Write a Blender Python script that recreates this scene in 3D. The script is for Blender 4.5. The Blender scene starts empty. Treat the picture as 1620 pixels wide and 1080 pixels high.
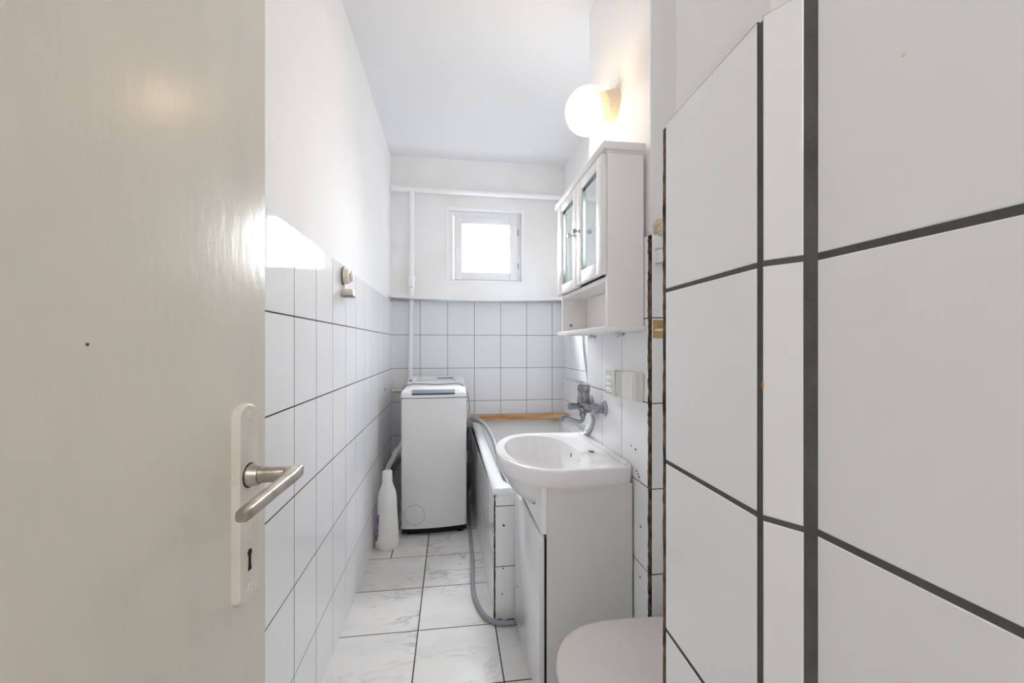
import bpy, bmesh, math, random
from mathutils import Vector, Matrix
random.seed(7)
PI = math.pi
scn = bpy.context.scene
COL = scn.collection

# ------------------------------------------------------------------ materials
def lin(c):
    r = []
    for v in c:
        v /= 255.0
        r.append(v / 12.92 if v <= 0.04045 else ((v + 0.055) / 1.055) ** 2.4)
    return (r[0], r[1], r[2], 1.0)

def mat(name, rgb, rough=0.5, metal=0.0, spec=0.5, bump=0.0, bscale=40.0, var=None, vscale=3.0,
        vdetail=4.0, emit=None, estr=0.0, coat=0.0, trans=0.0, ior=1.45, vpos=(0.45, 0.75), stretch=None):
    m = bpy.data.materials.new(name)
    m.use_nodes = True
    nt = m.node_tree
    b = nt.nodes['Principled BSDF']
    b.inputs['Base Color'].default_value = lin(rgb)
    b.inputs['Roughness'].default_value = rough
    b.inputs['Metallic'].default_value = metal
    b.inputs['Specular IOR Level'].default_value = spec
    b.inputs['Coat Weight'].default_value = coat
    b.inputs['Transmission Weight'].default_value = trans
    b.inputs['IOR'].default_value = ior
    if emit:
        b.inputs['Emission Color'].default_value = lin(emit)
        b.inputs['Emission Strength'].default_value = estr
    tc = nt.nodes.new('ShaderNodeTexCoord')
    src = tc.outputs['Object']
    if stretch:
        mp = nt.nodes.new('ShaderNodeMapping')
        mp.inputs['Scale'].default_value = stretch
        nt.links.new(src, mp.inputs['Vector'])
        src = mp.outputs['Vector']
    if bump > 0:
        n = nt.nodes.new('ShaderNodeTexNoise')
        n.inputs['Scale'].default_value = bscale
        n.inputs['Detail'].default_value = 4.0
        nt.links.new(src, n.inputs['Vector'])
        bp = nt.nodes.new('ShaderNodeBump')
        bp.inputs['Strength'].default_value = bump
        bp.inputs['Distance'].default_value = 0.004
        nt.links.new(n.outputs['Fac'], bp.inputs['Height'])
        nt.links.new(bp.outputs['Normal'], b.inputs['Normal'])
    if var:
        n2 = nt.nodes.new('ShaderNodeTexNoise')
        n2.inputs['Scale'].default_value = vscale
        n2.inputs['Detail'].default_value = vdetail
        nt.links.new(src, n2.inputs['Vector'])
        cr = nt.nodes.new('ShaderNodeValToRGB')
        cr.color_ramp.elements[0].position = vpos[0]
        cr.color_ramp.elements[0].color = lin(rgb)
        cr.color_ramp.elements[1].position = vpos[1]
        cr.color_ramp.elements[1].color = lin(var)
        nt.links.new(n2.outputs['Fac'], cr.inputs['Fac'])
        nt.links.new(cr.outputs['Color'], b.inputs['Base Color'])
    return m

M = {}
M['plaster'] = mat('white_plaster', (244, 244, 245), 0.75, spec=0.2, bump=0.25, bscale=28, var=(241, 240, 239), vscale=2.2)
M['plaster_back'] = mat('stained_plaster', (240, 240, 241), 0.75, spec=0.2, bump=0.3, bscale=20, var=(232, 230, 226), vscale=2.6)
M['ceiling'] = mat('ceiling_paint', (236, 237, 239), 0.8, spec=0.15, bump=0.2, bscale=14)
M['tile'] = mat('white_glazed_tile', (244, 245, 247), 0.045, spec=0.4, bump=0.012, bscale=9)
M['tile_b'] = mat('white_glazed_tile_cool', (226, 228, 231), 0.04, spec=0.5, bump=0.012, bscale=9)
M['grout'] = mat('dark_grey_grout', (72, 71, 69), 0.9, spec=0.1, bump=0.5, bscale=120, var=(58, 55, 51), vscale=14)
M['grout_near'] = mat('grey_grout', (98, 97, 95), 0.9, spec=0.1, bump=0.5, bscale=120, var=(82, 80, 77), vscale=14)
M['grout_brown'] = mat('ragged_brown_mortar', (118, 98, 82), 0.9, spec=0.1, bump=0.8, bscale=90, var=(64, 54, 47), vscale=38, vpos=(0.40, 0.62))
M['door'] = mat('cream_gloss_paint', (226, 220, 206), 0.23, spec=0.15, bump=0.08, bscale=34, var=(220, 214, 202), vscale=5, stretch=(1, 3.2, 1.0))
M['plate'] = mat('painted_plate', (232, 226, 216), 0.3, spec=0.5, bump=0.1, bscale=60, var=(221, 214, 200), vscale=30)
M['alu'] = mat('worn_aluminium', (190, 183, 172), 0.34, 1.0, bump=0.06, bscale=200, var=(160, 150, 136), vscale=60)
M['chrome'] = mat('chrome', (205, 208, 212), 0.12, 1.0)
M['chrome_worn'] = mat('limescaled_chrome', (150, 152, 157), 0.24, 1.0, bump=0.08, bscale=150, var=(112, 110, 106), vscale=45)
M['chrome_hose'] = mat('corrugated_steel', (165, 167, 172), 0.3, 1.0)
M['dark'] = mat('black_void', (16, 15, 14), 0.7)
M['enamel'] = mat('white_enamel', (236, 239, 240), 0.09, spec=0.5)
M['ceramic'] = mat('sanitary_ceramic', (240, 238, 238), 0.07, spec=0.55)
M['ceramic_bowl'] = mat('sanitary_ceramic_cream', (240, 236, 231), 0.1, spec=0.5)
M['appliance'] = mat('white_appliance', (232, 232, 234), 0.3, spec=0.45)
M['appliance_body'] = mat('white_appliance_body', (222, 221, 221), 0.35, spec=0.4)
M['grey_plastic'] = mat('grey_plastic', (126, 133, 141), 0.4)
M['grey_dark'] = mat('dark_grey_plastic', (62, 65, 70), 0.4)
M['mark'] = mat('grey_print', (130, 134, 140), 0.5)
M['blue_mark'] = mat('blue_print', (112, 122, 150), 0.5)
M['hose'] = mat('grey_hose', (140, 144, 150), 0.45)
M['hose_dark'] = mat('dark_hose', (70, 72, 76), 0.45)
M['white_plastic'] = mat('white_plastic', (236, 235, 230), 0.3, spec=0.45)
M['pipe_paint'] = mat('pipe_paint', (240, 241, 243), 0.35, spec=0.4, bump=0.1, bscale=50)
M['bottle'] = mat('bottle_plastic', (238, 237, 235), 0.38, spec=0.45)
M['purple'] = mat('purple_label', (128, 96, 158), 0.4, var=(196, 176, 205), vscale=30)
M['orange'] = mat('orange_label', (196, 120, 82), 0.4, var=(120, 84, 120), vscale=40)
M['lacquer'] = mat('white_lacquer', (244, 242, 241), 0.3, spec=0.45)
M['lacquer_gloss'] = mat('glossy_white_front', (230, 230, 232), 0.06, spec=0.6)
M['panel_grey'] = mat('white_melamine', (222, 221, 220), 0.35, spec=0.4, var=(215, 212, 208), vscale=3)
M['mirror'] = mat('mirror_glass', (236, 243, 242), 0.01, 1.0)
M['mirror_edge'] = mat('mirror_bevel', (150, 165, 170), 0.1, 0.7)
M['lid'] = mat('toilet_lid', (226, 219, 215), 0.16, spec=0.5)
M['beige'] = mat('aged_beige_plastic', (232, 224, 208), 0.4)
M['base_warm'] = mat('lamp_porcelain', (242, 226, 200), 0.35)
M['foam'] = mat('dried_plaster', (226, 216, 196), 0.85, bump=1.0, bscale=70, var=(176, 160, 132), vscale=60)
M['adhesive'] = mat('tile_adhesive', (196, 166, 112), 0.9, bump=0.8, bscale=60, var=(160, 126, 74), vscale=22)
M['switch_grey'] = mat('clear_switch_cover', (205, 207, 202), 0.12, spec=0.5)
M['silver'] = mat('white_trim', (238, 240, 242), 0.3)

def wood_mat():
    m = mat('oiled_wood', (176, 128, 84), 0.5, spec=0.3)
    nt = m.node_tree; b = nt.nodes['Principled BSDF']
    tc = nt.nodes.new('ShaderNodeTexCoord'); mp = nt.nodes.new('ShaderNodeMapping')
    mp.inputs['Scale'].default_value = (3, 60, 60)
    n = nt.nodes.new('ShaderNodeTexNoise'); n.inputs['Scale'].default_value = 1.6; n.inputs['Detail'].default_value = 6
    cr = nt.nodes.new('ShaderNodeValToRGB')
    cr.color_ramp.elements[0].position = 0.3; cr.color_ramp.elements[0].color = lin((150, 104, 64))
    cr.color_ramp.elements[1].position = 0.72; cr.color_ramp.elements[1].color = lin((206, 164, 118))
    nt.links.new(tc.outputs['Object'], mp.inputs['Vector']); nt.links.new(mp.outputs['Vector'], n.inputs['Vector'])
    nt.links.new(n.outputs['Fac'], cr.inputs['Fac']); nt.links.new(cr.outputs['Color'], b.inputs['Base Color'])
    return m
M['wood'] = wood_mat()

def marble_mat():
    m = mat('white_marble_tile', (230, 230, 226), 0.17, spec=0.4)
    nt = m.node_tree; b = nt.nodes['Principled BSDF']
    L = nt.links.new; N = nt.nodes.new
    tc = N('ShaderNodeTexCoord'); at = N('ShaderNodeAttribute'); at.attribute_name = 'tile_shift'
    add = N('ShaderNodeVectorMath'); add.operation = 'ADD'
    L(tc.outputs['Object'], add.inputs[0]); L(at.outputs['Vector'], add.inputs[1])
    mp = N('ShaderNodeMapping'); mp.inputs['Rotation'].default_value = (0, 0, -0.55); mp.inputs['Scale'].default_value = (1.0, 2.3, 1)
    L(add.outputs[0], mp.inputs['Vector'])
    def noise_(scale, detail, rough, dist, vec):
        n = N('ShaderNodeTexNoise'); n.inputs['Scale'].default_value = scale; n.inputs['Detail'].default_value = detail
        n.inputs['Roughness'].default_value = rough; n.inputs['Distortion'].default_value = dist; L(vec, n.inputs['Vector']); return n.outputs['Fac']
    def ramp(fac, stops):
        cr = N('ShaderNodeValToRGB'); el = cr.color_ramp.elements
        while len(el) < len(stops): el.new(0.5)
        for k, (p, c) in enumerate(stops): el[k].position = p; el[k].color = c if len(c) == 4 else lin(c)
        L(fac, cr.inputs['Fac']); return cr.outputs['Color']
    W1, K0 = (1, 1, 1, 1), (0, 0, 0, 1)
    base = ramp(noise_(3.2, 5, 0.6, 0.3, mp.outputs['Vector']), [(0.30, (214, 214, 214)), (0.48, (224, 222, 219)), (0.70, (230, 227, 222))])
    vein = ramp(noise_(3.4, 8, 0.66, 0.7, mp.outputs['Vector']), [(0.455, K0), (0.50, W1), (0.53, K0)])
    mask = ramp(noise_(2.6, 3, 0.5, 0.0, add.outputs[0]), [(0.46, K0), (0.66, W1)])
    mul = N('ShaderNodeMix'); mul.data_type = 'RGBA'; mul.blend_type = 'MULTIPLY'; mul.inputs[0].default_value = 1.0
    L(vein, mul.inputs[6]); L(mask, mul.inputs[7])
    mx = N('ShaderNodeMix'); mx.data_type = 'RGBA'
    L(mul.outputs[2], mx.inputs[0]); L(base, mx.inputs[6]); mx.inputs[7].default_value = lin((176, 181, 181))
    L(mx.outputs[2], b.inputs['Base Color'])
    return m
M['marble'] = marble_mat()

def globe_mat():
    # clear cut glass: mostly see-through, faceted, faintly glowing from the bulb inside
    m = mat('cut_glass', (255, 246, 230), 0.12, spec=0.6, emit=(255, 232, 196), estr=0.5)
    nt = m.node_tree; b = nt.nodes['Principled BSDF']; out = nt.nodes['Material Output']
    tc = nt.nodes.new('ShaderNodeTexCoord')
    v = nt.nodes.new('ShaderNodeTexVoronoi'); v.inputs['Scale'].default_value = 95
    nt.links.new(tc.outputs['Object'], v.inputs['Vector'])
    bp = nt.nodes.new('ShaderNodeBump'); bp.inputs['Strength'].default_value = 0.8; bp.inputs['Distance'].default_value = 0.004
    nt.links.new(v.outputs['Distance'], bp.inputs['Height']); nt.links.new(bp.outputs['Normal'], b.inputs['Normal'])
    mr = nt.nodes.new('ShaderNodeMapRange'); mr.inputs[1].default_value = 0.1; mr.inputs[2].default_value = 0.8
    mr.inputs[3].default_value = 0.06; mr.inputs[4].default_value = 0.24
    nt.links.new(v.outputs['Distance'], mr.inputs[0])
    t = nt.nodes.new('ShaderNodeBsdfTransparent'); t.inputs['Color'].default_value = (1, 0.97, 0.92, 1)
    mx = nt.nodes.new('ShaderNodeMixShader')
    nt.links.new(mr.outputs[0], mx.inputs[0]); nt.links.new(t.outputs[0], mx.inputs[1]); nt.links.new(b.outputs[0], mx.inputs[2]); nt.links.new(mx.outputs[0], out.inputs['Surface'])
    return m
M['bulb'] = mat('glowing_bulb', (255, 240, 215), 0.4, emit=(255, 222, 178), estr=50)
M['globe'] = globe_mat()

def glass_mat():
    m = bpy.data.materials.new('window_glass'); m.use_nodes = True
    nt = m.node_tree; nt.nodes.remove(nt.nodes['Principled BSDF'])
    out = nt.nodes['Material Output']
    t = nt.nodes.new('ShaderNodeBsdfTransparent'); g = nt.nodes.new('ShaderNodeBsdfGlossy'); g.inputs['Roughness'].default_value = 0.02
    mx = nt.nodes.new('ShaderNodeMixShader'); mx.inputs[0].default_value = 0.06
    nt.links.new(t.outputs[0], mx.inputs[1]); nt.links.new(g.outputs[0], mx.inputs[2]); nt.links.new(mx.outputs[0], out.inputs['Surface'])
    return m
M['glass'] = glass_mat()

# ------------------------------------------------------------------ mesh helpers
def new():
    return bmesh.new()

def wloc(o):
    v = Vector((0, 0, 0))
    while o is not None:
        v += o.location; o = o.parent
    return v

def obj(name, bm, mats, parent=None, smooth=35, kind=None, label=None, recalc=True):
    if recalc:
        bmesh.ops.recalc_face_normals(bm, faces=bm.faces[:])
    me = bpy.data.meshes.new(name)
    if parent is not None:
        bmesh.ops.translate(bm, vec=-wloc(parent), verts=bm.verts[:])
        loc = Vector((0, 0, 0))
    else:   # origin at the base of the mesh
        lo = Vector([min(v.co[i] for v in bm.verts) for i in range(3)]); hi = Vector([max(v.co[i] for v in bm.verts) for i in range(3)])
        loc = Vector(((lo.x + hi.x) / 2, (lo.y + hi.y) / 2, lo.z))
        bmesh.ops.translate(bm, vec=-loc, verts=bm.verts[:])
    bm.to_mesh(me); bm.free()
    for m in (mats if isinstance(mats, (list, tuple)) else [mats]):
        me.materials.append(m)
    if smooth:
        me.shade_smooth()
        me.set_sharp_from_angle(angle=math.radians(smooth))
    o = bpy.data.objects.new(name, me)
    COL.objects.link(o)
    o.location = loc
    if parent is not None:
        o.parent = parent
    if kind: o['kind'] = kind
    if label: o['label'] = label
    return o

def tag(o, label, cat, group=None, kind=None):
    o['label'] = label; o['category'] = cat
    if group: o['group'] = group
    if kind: o['kind'] = kind
    return o

def thing(name, label, cat, loc, group=None):
    o = bpy.data.objects.new(name, None); o.empty_display_size = 0.05
    COL.objects.link(o); o.location = loc
    return tag(o, label, cat, group)

def merge(bm, tmp):
    me = bpy.data.meshes.new('tmp'); tmp.to_mesh(me); tmp.free(); bm.from_mesh(me); bpy.data.meshes.remove(me)

def box(bm, lo, hi, bev=0.0, seg=2, rot=None, piv=None, mi=0):
    t = new()
    r = bmesh.ops.create_cube(t, size=1.0)
    c = (Vector(lo) + Vector(hi)) / 2; s = Vector(hi) - Vector(lo)
    for v in r['verts']:
        v.co = Vector((v.co.x * s.x, v.co.y * s.y, v.co.z * s.z)) + c
    if bev > 0:
        bmesh.ops.bevel(t, geom=t.edges[:], offset=min(bev, 0.49 * min(abs(a) for a in s)), segments=seg, profile=0.5, affect='EDGES')
    if rot is not None:
        bmesh.ops.rotate(t, cent=Vector(piv) if piv else c, matrix=rot, verts=t.verts[:])
    for f in t.faces: f.material_index = mi
    merge(bm, t)

def frame_of(d):
    d = d.normalized()
    a = Vector((0, 0, 1)) if abs(d.z) < 0.9 else Vector((1, 0, 0))
    u = d.cross(a).normalized(); w = d.cross(u).normalized()
    return u, w

def loft(bm, rings, cap0=True, cap1=True, closed=True, mi=0):
    vs = [[bm.verts.new(p) for p in r] for r in rings]
    n = len(rings[0])
    for a, b in zip(vs, vs[1:]):
        for i in range(n if closed else n - 1):
            j = (i + 1) % n
            f = bm.faces.new((a[i], a[j], b[j], b[i])); f.material_index = mi
    if cap0: bm.faces.new(vs[0]).material_index = mi
    if cap1: bm.faces.new(vs[-1]).material_index = mi
    return vs

def cyl(bm, p0, p1, r0, r1=None, seg=24, bev=0.0, mi=0):
    r1 = r0 if r1 is None else r1
    p0 = Vector(p0); p1 = Vector(p1); d = p1 - p0; u, w = frame_of(d)
    ring = lambda p, r: [p + (u * math.cos(2 * PI * k / seg) + w * math.sin(2 * PI * k / seg)) * r for k in range(seg)]
    rs = []
    if bev > 0:
        n = d.normalized()
        rs = [ring(p0, r0 - bev), ring(p0 + n * bev, r0), ring(p1 - n * bev, r1), ring(p1, r1 - bev)]
    else:
        rs = [ring(p0, r0), ring(p1, r1)]
    loft(bm, rs, mi=mi)

def lathe(bm, origin, axis, prof, seg=32, mi=0):
    """prof: list of (distance along axis, radius)"""
    o = Vector(origin); a = Vector(axis).normalized(); u, w = frame_of(a)
    rings = [[o + a * h + (u * math.cos(2 * PI * k / seg) + w * math.sin(2 * PI * k / seg)) * max(r, 1e-4) for k in range(seg)] for h, r in prof]
    loft(bm, rings, mi=mi)

def smooth_path(pts, per=8):
    P = [Vector(p) for p in pts]
    P = [P[0] * 2 - P[1]] + P + [P[-1] * 2 - P[-2]]
    out = []
    for i in range(1, len(P) - 2):
        a, b, c, d = P[i - 1], P[i], P[i + 1], P[i + 2]
        for k in range(per):
            t = k / per
            out.append(0.5 * ((2 * b) + (c - a) * t + (2 * a - 5 * b + 4 * c - d) * t * t + (3 * b - 3 * c + d - a) * t ** 3))
    out.append(P[-2])
    return out

def tube(bm, pts, r, seg=12, per=8, wave=0.0, wl=0.006, smooth=True, flat=None, mi=0):
    P = smooth_path(pts, per) if smooth else [Vector(p) for p in pts]
    if wave:   # resample densely for the corrugation
        Q = [P[0]]; acc = 0
        step = wl / 4
        for a, b in zip(P, P[1:]):
            L = (b - a).length
            n = max(1, int(L / step))
            for k in range(1, n + 1): Q.append(a.lerp(b, k / n))
        P = Q
    rings = []
    t0 = (P[1] - P[0]).normalized(); u, w = frame_of(t0)
    for i, p in enumerate(P):
        t = (P[min(i + 1, len(P) - 1)] - P[max(i - 1, 0)]).normalized()
        u = (u - t * u.dot(t)).normalized(); w = t.cross(u)
        rr = r(i / (len(P) - 1)) if callable(r) else r
        if wave and i % 4 < 2: rr -= wave
        rings.append([p + (u * math.cos(2 * PI * k / seg) + w * math.sin(2 * PI * k / seg)) * rr for k in range(seg)])
    loft(bm, rings, mi=mi)

def prism(bm, poly, z0, z1, axis='z', mi=0):
    """poly in the plane across axis; extruded along it"""
    def P(a, b, c):
        return {'z': (a, b, c), 'y': (a, c, b), 'x': (c, a, b)}[axis]
    lo = [bm.verts.new(P(a, b, z0)) for a, b in poly]; hi = [bm.verts.new(P(a, b, z1)) for a, b in poly]
    n = len(poly)
    for i in range(n):
        bm.faces.new((lo[i], lo[(i + 1) % n], hi[(i + 1) % n], hi[i])).material_index = mi
    bm.faces.new(lo).material_index = mi; bm.faces.new(hi[::-1]).material_index = mi

# ------------------------------------------------------------------ tiled surfaces
def tile_panel(name, p0, p1, ubreaks, vbreaks, side, thick=0.010, g=0.003, ch=0.0006, parent=None, mats=None, jitter=0.00012,
               z_is_up=True, skip=None, shift=False, gfun=None, kind='structure', vmax=None):
    """A tiled face running from p0 to p1 (plan points); ubreaks are joint distances along it, vbreaks joint heights.
    side=+1: the glazed face looks to the left of the direction p0->p1. One mesh: grout bed (slot 1) and chamfered tiles (slot 0)."""
    p0 = Vector((p0[0], p0[1], 0)); p1 = Vector((p1[0], p1[1], 0))
    e = (p1 - p0).normalized(); n = Vector((-e.y, e.x, 0)) * side
    bm = new()
    lay = bm.verts.layers.float_vector.new('tile_shift') if shift else None
    W = lambda u, v, d: p0 + e * u + Vector((0, 0, v)) + n * d
    u0, u1, v0, v1 = ubreaks[0], ubreaks[-1], vbreaks[0], vbreaks[-1]
    def quad(*a, mi=0):
        f = bm.faces.new([bm.verts.new(x) for x in a]); f.material_index = mi; return f
    d = -0.0006
    # bed
    A = [W(u0, v0, d), W(u1, v0, d), W(u1, v1, d), W(u0, v1, d)]; B = [W(u0, v0, -thick), W(u1, v0, -thick), W(u1, v1, -thick), W(u0, v1, -thick)]
    va = [bm.verts.new(x) for x in A]; vb = [bm.verts.new(x) for x in B]
    bm.faces.new(va).material_index = 1; bm.faces.new(vb[::-1]).material_index = 1
    for i in range(4):
        bm.faces.new((va[i], vb[i], vb[(i + 1) % 4], va[(i + 1) % 4])).material_index = 1
    for i in range(len(ubreaks) - 1):
        for j in range(len(vbreaks) - 1):
            if skip and skip(i, j): continue
            gl = g / 2 if i > 0 else 0.0; gr = g / 2 if i < len(ubreaks) - 2 else 0.0
            gb = g / 2 if j > 0 else 0.0; gt = g / 2 if j < len(vbreaks) - 2 else 0.0
            a, b_, c, d_ = ubreaks[i] + gl, ubreaks[i + 1] - gr, vbreaks[j] + gb, vbreaks[j + 1] - gt
            if b_ - a < 0.004 or d_ - c < 0.004: continue
            J = lambda: random.uniform(-jitter, jitter)
            back = -0.004
            out_lo = [(a, c), (b_, c), (b_, d_), (a, d_)]
            inn = [(a + ch, c + ch), (b_ - ch, c + ch), (b_ - ch, d_ - ch), (a + ch, d_ - ch)]
            t1, t2 = J(), J(); hs = [t1 + t2, -t1 + t2, -t1 - t2, t1 - t2]     # a slight tilt of the whole tile
            v_out = [bm.verts.new(W(x, y, back)) for x, y in out_lo]
            v_mid = [bm.verts.new(W(x, y, h - ch * 0.7)) for (x, y), h in zip(out_lo, hs)]
            v_in = [bm.verts.new(W(x, y, h)) for (x, y), h in zip(inn, hs)]
            for k in range(4):
                m_ = (k + 1) % 4
                bm.faces.new((v_out[k], v_out[m_], v_mid[m_], v_mid[k]))
                bm.faces.new((v_mid[k], v_mid[m_], v_in[m_], v_in[k]))
            bm.faces.new(v_in)
            if lay:
                s = Vector((random.uniform(-9, 9), random.uniform(-9, 9), 0))
                for v in v_in + v_mid + v_out: v[lay] = s
    return obj(name, bm, mats or [M['tile'], M['grout']], parent, smooth=0, kind=kind)

def holes(parent, face_pts, r=0.0035, n=Vector((-1, 0, 0))):
    for p in face_pts:
        b = new(); cyl(b, Vector(p) - n * 0.002, Vector(p) + n * 0.0006, r * random.uniform(0.8, 1.15), seg=10)
        obj('drill_hole', b, M['dark'], parent, smooth=0, kind='structure')

# ================================================================== ROOM
XL, XLP = -0.425, -0.436          # tiled face and painted face of the left wall
YB, YBP = 3.247, 3.26             # back wall
XR, XRP = 0.868, 0.88             # right wall of the bath alcove
XP, XPP = 0.570, 0.578            # chimney breast face
YP0, YP1 = 1.170, 1.745           # chimney breast near / far
ZC = 2.53
YF = -0.30                        # front end of the room (doorway side)
XN = 0.96                         # back of the toilet niche
rows = [0.0, 0.2200, 0.4673, 0.7146, 0.9619, 1.2092, 1.450]

def struct(name, bm, m, parent=None, smooth=0, label=None):
    o = obj(name, bm, m, parent, smooth=smooth, kind='structure')
    if label: o['label'] = label
    return o

# floor: screed + marble tiles
b = new(); box(b, (XLP - 0.1, YF - 1.2, -0.06), (1.15, YBP + 0.1, -0.0006))
floor = struct('floor', b, M['grout'], label='white marbled floor tiles with dark joints')
def floor_tiles():
    bm = new(); lay = bm.verts.layers.float_vector.new('tile_shift')
    g, ch = 0.0048, 0.0007
    xs = [XLP, -0.434, -0.1274, 0.1794, 0.4862, 0.793, XN + 0.02]
    ys = [2.3528 - 0.3068 * k for k in range(0, 13)]
    cells = []
    for i in range(len(ys) - 1):
        for a, c in zip(xs[1:], xs[2:]): cells.append((a, c, ys[i + 1], ys[i]))
    for a, c in ((-0.434, -0.314), (-0.314, -0.1274), (-0.1274, 0.1794), (0.1794, 0.4862), (0.4862, 0.793), (0.793, 0.98)):
        cells.append((a, c, 2.3528, 2.6596)); cells.append((a, c, 2.6596, 2.9664)); cells.append((a, c, 2.9664, 3.262))
    for a, c, y0, y1 in cells:
        a += g / 2; c -= g / 2; y0 += g / 2; y1 -= g / 2
        o_ = [(a, y0), (c, y0), (c, y1), (a, y1)]; i_ = [(a + ch, y0 + ch), (c - ch, y0 + ch), (c - ch, y1 - ch), (a + ch, y1 - ch)]
        s = Vector((random.uniform(-9, 9), random.uniform(-9, 9), random.uniform(-3, 3)))
        t1, t2 = random.uniform(-.0002, .0002), random.uniform(-.0002, .0002); hs = [t1 + t2, -t1 + t2, -t1 - t2, t1 - t2]
        vo = [bm.verts.new((x, y, -0.004)) for x, y in o_]; vm = [bm.verts.new((x, y, h - ch * .7)) for (x, y), h in zip(o_, hs)]; vi = [bm.verts.new((x, y, h)) for (x, y), h in zip(i_, hs)]
        for v in vo + vm + vi: v[lay] = s
        for k in range(4):
            m_ = (k + 1) % 4
            bm.faces.new((vo[k], vo[m_], vm[m_], vm[k])); bm.faces.new((vm[k], vm[m_], vi[m_], vi[k]))
        bm.faces.new(vi)
    return bm
obj('tile_panel', floor_tiles(), M['marble'], floor, smooth=0, kind='structure')

# ceiling
b = new(); box(b, (XLP - 0.1, YF - 1.2, ZC), (1.15, YBP + 0.1, ZC + 0.08))
struct('ceiling', b, M['ceiling'], label='plain white painted ceiling')

# left wall
b = new(); box(b, (XLP - 0.1, YF, 0), (XLP, YBP, ZC))
wl = struct('wall_left', b, M['plaster'], label='long wall, white plaster above white tiles')
ub = [YF + 0.0] + [1.2549 + 0.1951 * i for i in range(-7, 11)] + [YB]
ub = [u - YF for u in ub if YF <= u <= YB]
tile_panel('tile_panel', (XL, YF), (XL, YB), ub, rows, -1, g=0.0038, parent=wl)
holes(wl, [(XL, 2.92, 0.842)], r=0.012, n=Vector((1, 0, 0)))

# back wall with window opening
wx0, wx1, wz0, wz1 = -0.012, 0.541, 1.606, 2.149
b = new()
for lo, hi in (((XLP - 0.1, YBP, 0), (wx0, YBP + 0.13, ZC)), ((wx1, YBP, 0), (XRP + 0.1, YBP + 0.13, ZC)),
               ((wx0, YBP, 0), (wx1, YBP + 0.13, wz0)), ((wx0, YBP, wz1), (wx1, YBP + 0.13, ZC))):
    box(b, lo, hi)
wb = struct('wall_back', b, M['plaster_back'], label='end wall with the small window, tiled below a ledge')
ub = [0, 0.2034, 0.4034, 0.6034, 0.8034, 1.0034, 1.2034, XR - XL]
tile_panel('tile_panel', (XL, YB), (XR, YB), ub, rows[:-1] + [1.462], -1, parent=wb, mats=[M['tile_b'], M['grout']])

# right wall of the alcove
b = new(); box(b, (XRP, YP1 - 0.02, 0), (XRP + 0.1, YBP, ZC))
wr = struct('wall_right', b, M['plaster'], label='recessed side wall above the bathtub')
ub = [0, 0.093, 0.293, 0.493, 0.693, 0.893, 1.093, 1.293, YB - YP1]
tile_panel('tile_panel', (XR, YP1), (XR, YB), ub, rows, 1, parent=wr)

# chimney breast carrying basin, cabinet and lamp
b = new(); box(b, (XPP, YP0 + 0.012, 0), (XN + 0.2, YP1, ZC), 0.004, 2)
wc = struct('wall_breast', b, M['plaster'], label='projecting wall section with basin, cabinet and globe lamp')
tile_panel('tile_panel', (XP, YP0 + 0.013), (XP, YP1), [0, 0.193, 0.382, YP1 - YP0 - 0.013], rows, 1, thick=0.008, parent=wc)
# near face, looking to the camera
tile_panel('tile_panel', (XP + 0.006, YP0), (XN, YP0), [0, 0.20, XN - XP - 0.006], rows, -1, thick=0.012, parent=wc)
holes(wc, [(XP, 1.30, 0.81), (XP, 1.268, 0.806), (XP, 1.26, 0.742), (XP, 1.243, 0.728), (XP, 1.25, 0.735), (XP, 1.232, 0.581), (XP, 1.235, 0.427)], r=0.0035)
# ragged mortar strip along its corner
def ragged(name, x0, x1, y0, y1, z0, z1, m, amp=0.0012, step=0.012, parent=None):
    bm = new(); n = int((z1 - z0) / step); rings = []
    for k in range(n + 1):
        z = z0 + (z1 - z0) * k / n; j = lambda: random.uniform(-amp, amp)
        rings.append([Vector((x0 + j(), y0 + j(), z)), Vector((x1 + j(), y0 + j(), z)), Vector((x1, y1 + j(), z)), Vector((x0 + j(), y1 + j(), z))])
    loft(bm, rings)
    return struct(name, bm, m, parent)
ragged('trim_1', XP - 0.0002, XP + 0.008, YP0 + 0.0012, YP0 + 0.0135, 0.0, 1.437, M['grout_brown'])

# niche back wall
b = new(); box(b, (XN, 0.55, 0), (XN + 0.1, YP0 + 0.01, ZC))
struct('wall_niche', b, M['plaster'], label='wall behind the toilet')

# unseen walls behind the doorway, added to shut sky light out of the front
b = new(); box(b, (XLP - 0.2, YF - 1.3, 0), (1.15, YF - 1.2, ZC)); struct('wall_block_front', b, M['plaster'], label='unseen wall behind the doorway, added to block sky light')
b = new(); box(b, (XLP - 0.2, YF - 1.2, 0), (XLP - 0.1, YF, ZC)); struct('wall_block_left', b, M['plaster'], label='unseen left wall behind the doorway, added to block sky light')
b = new(); box(b, (1.06, YF - 1.2, 0), (1.15, YF, ZC)); struct('wall_block_right', b, M['plaster'], label='unseen right wall behind the doorway, added to block sky light')

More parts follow.
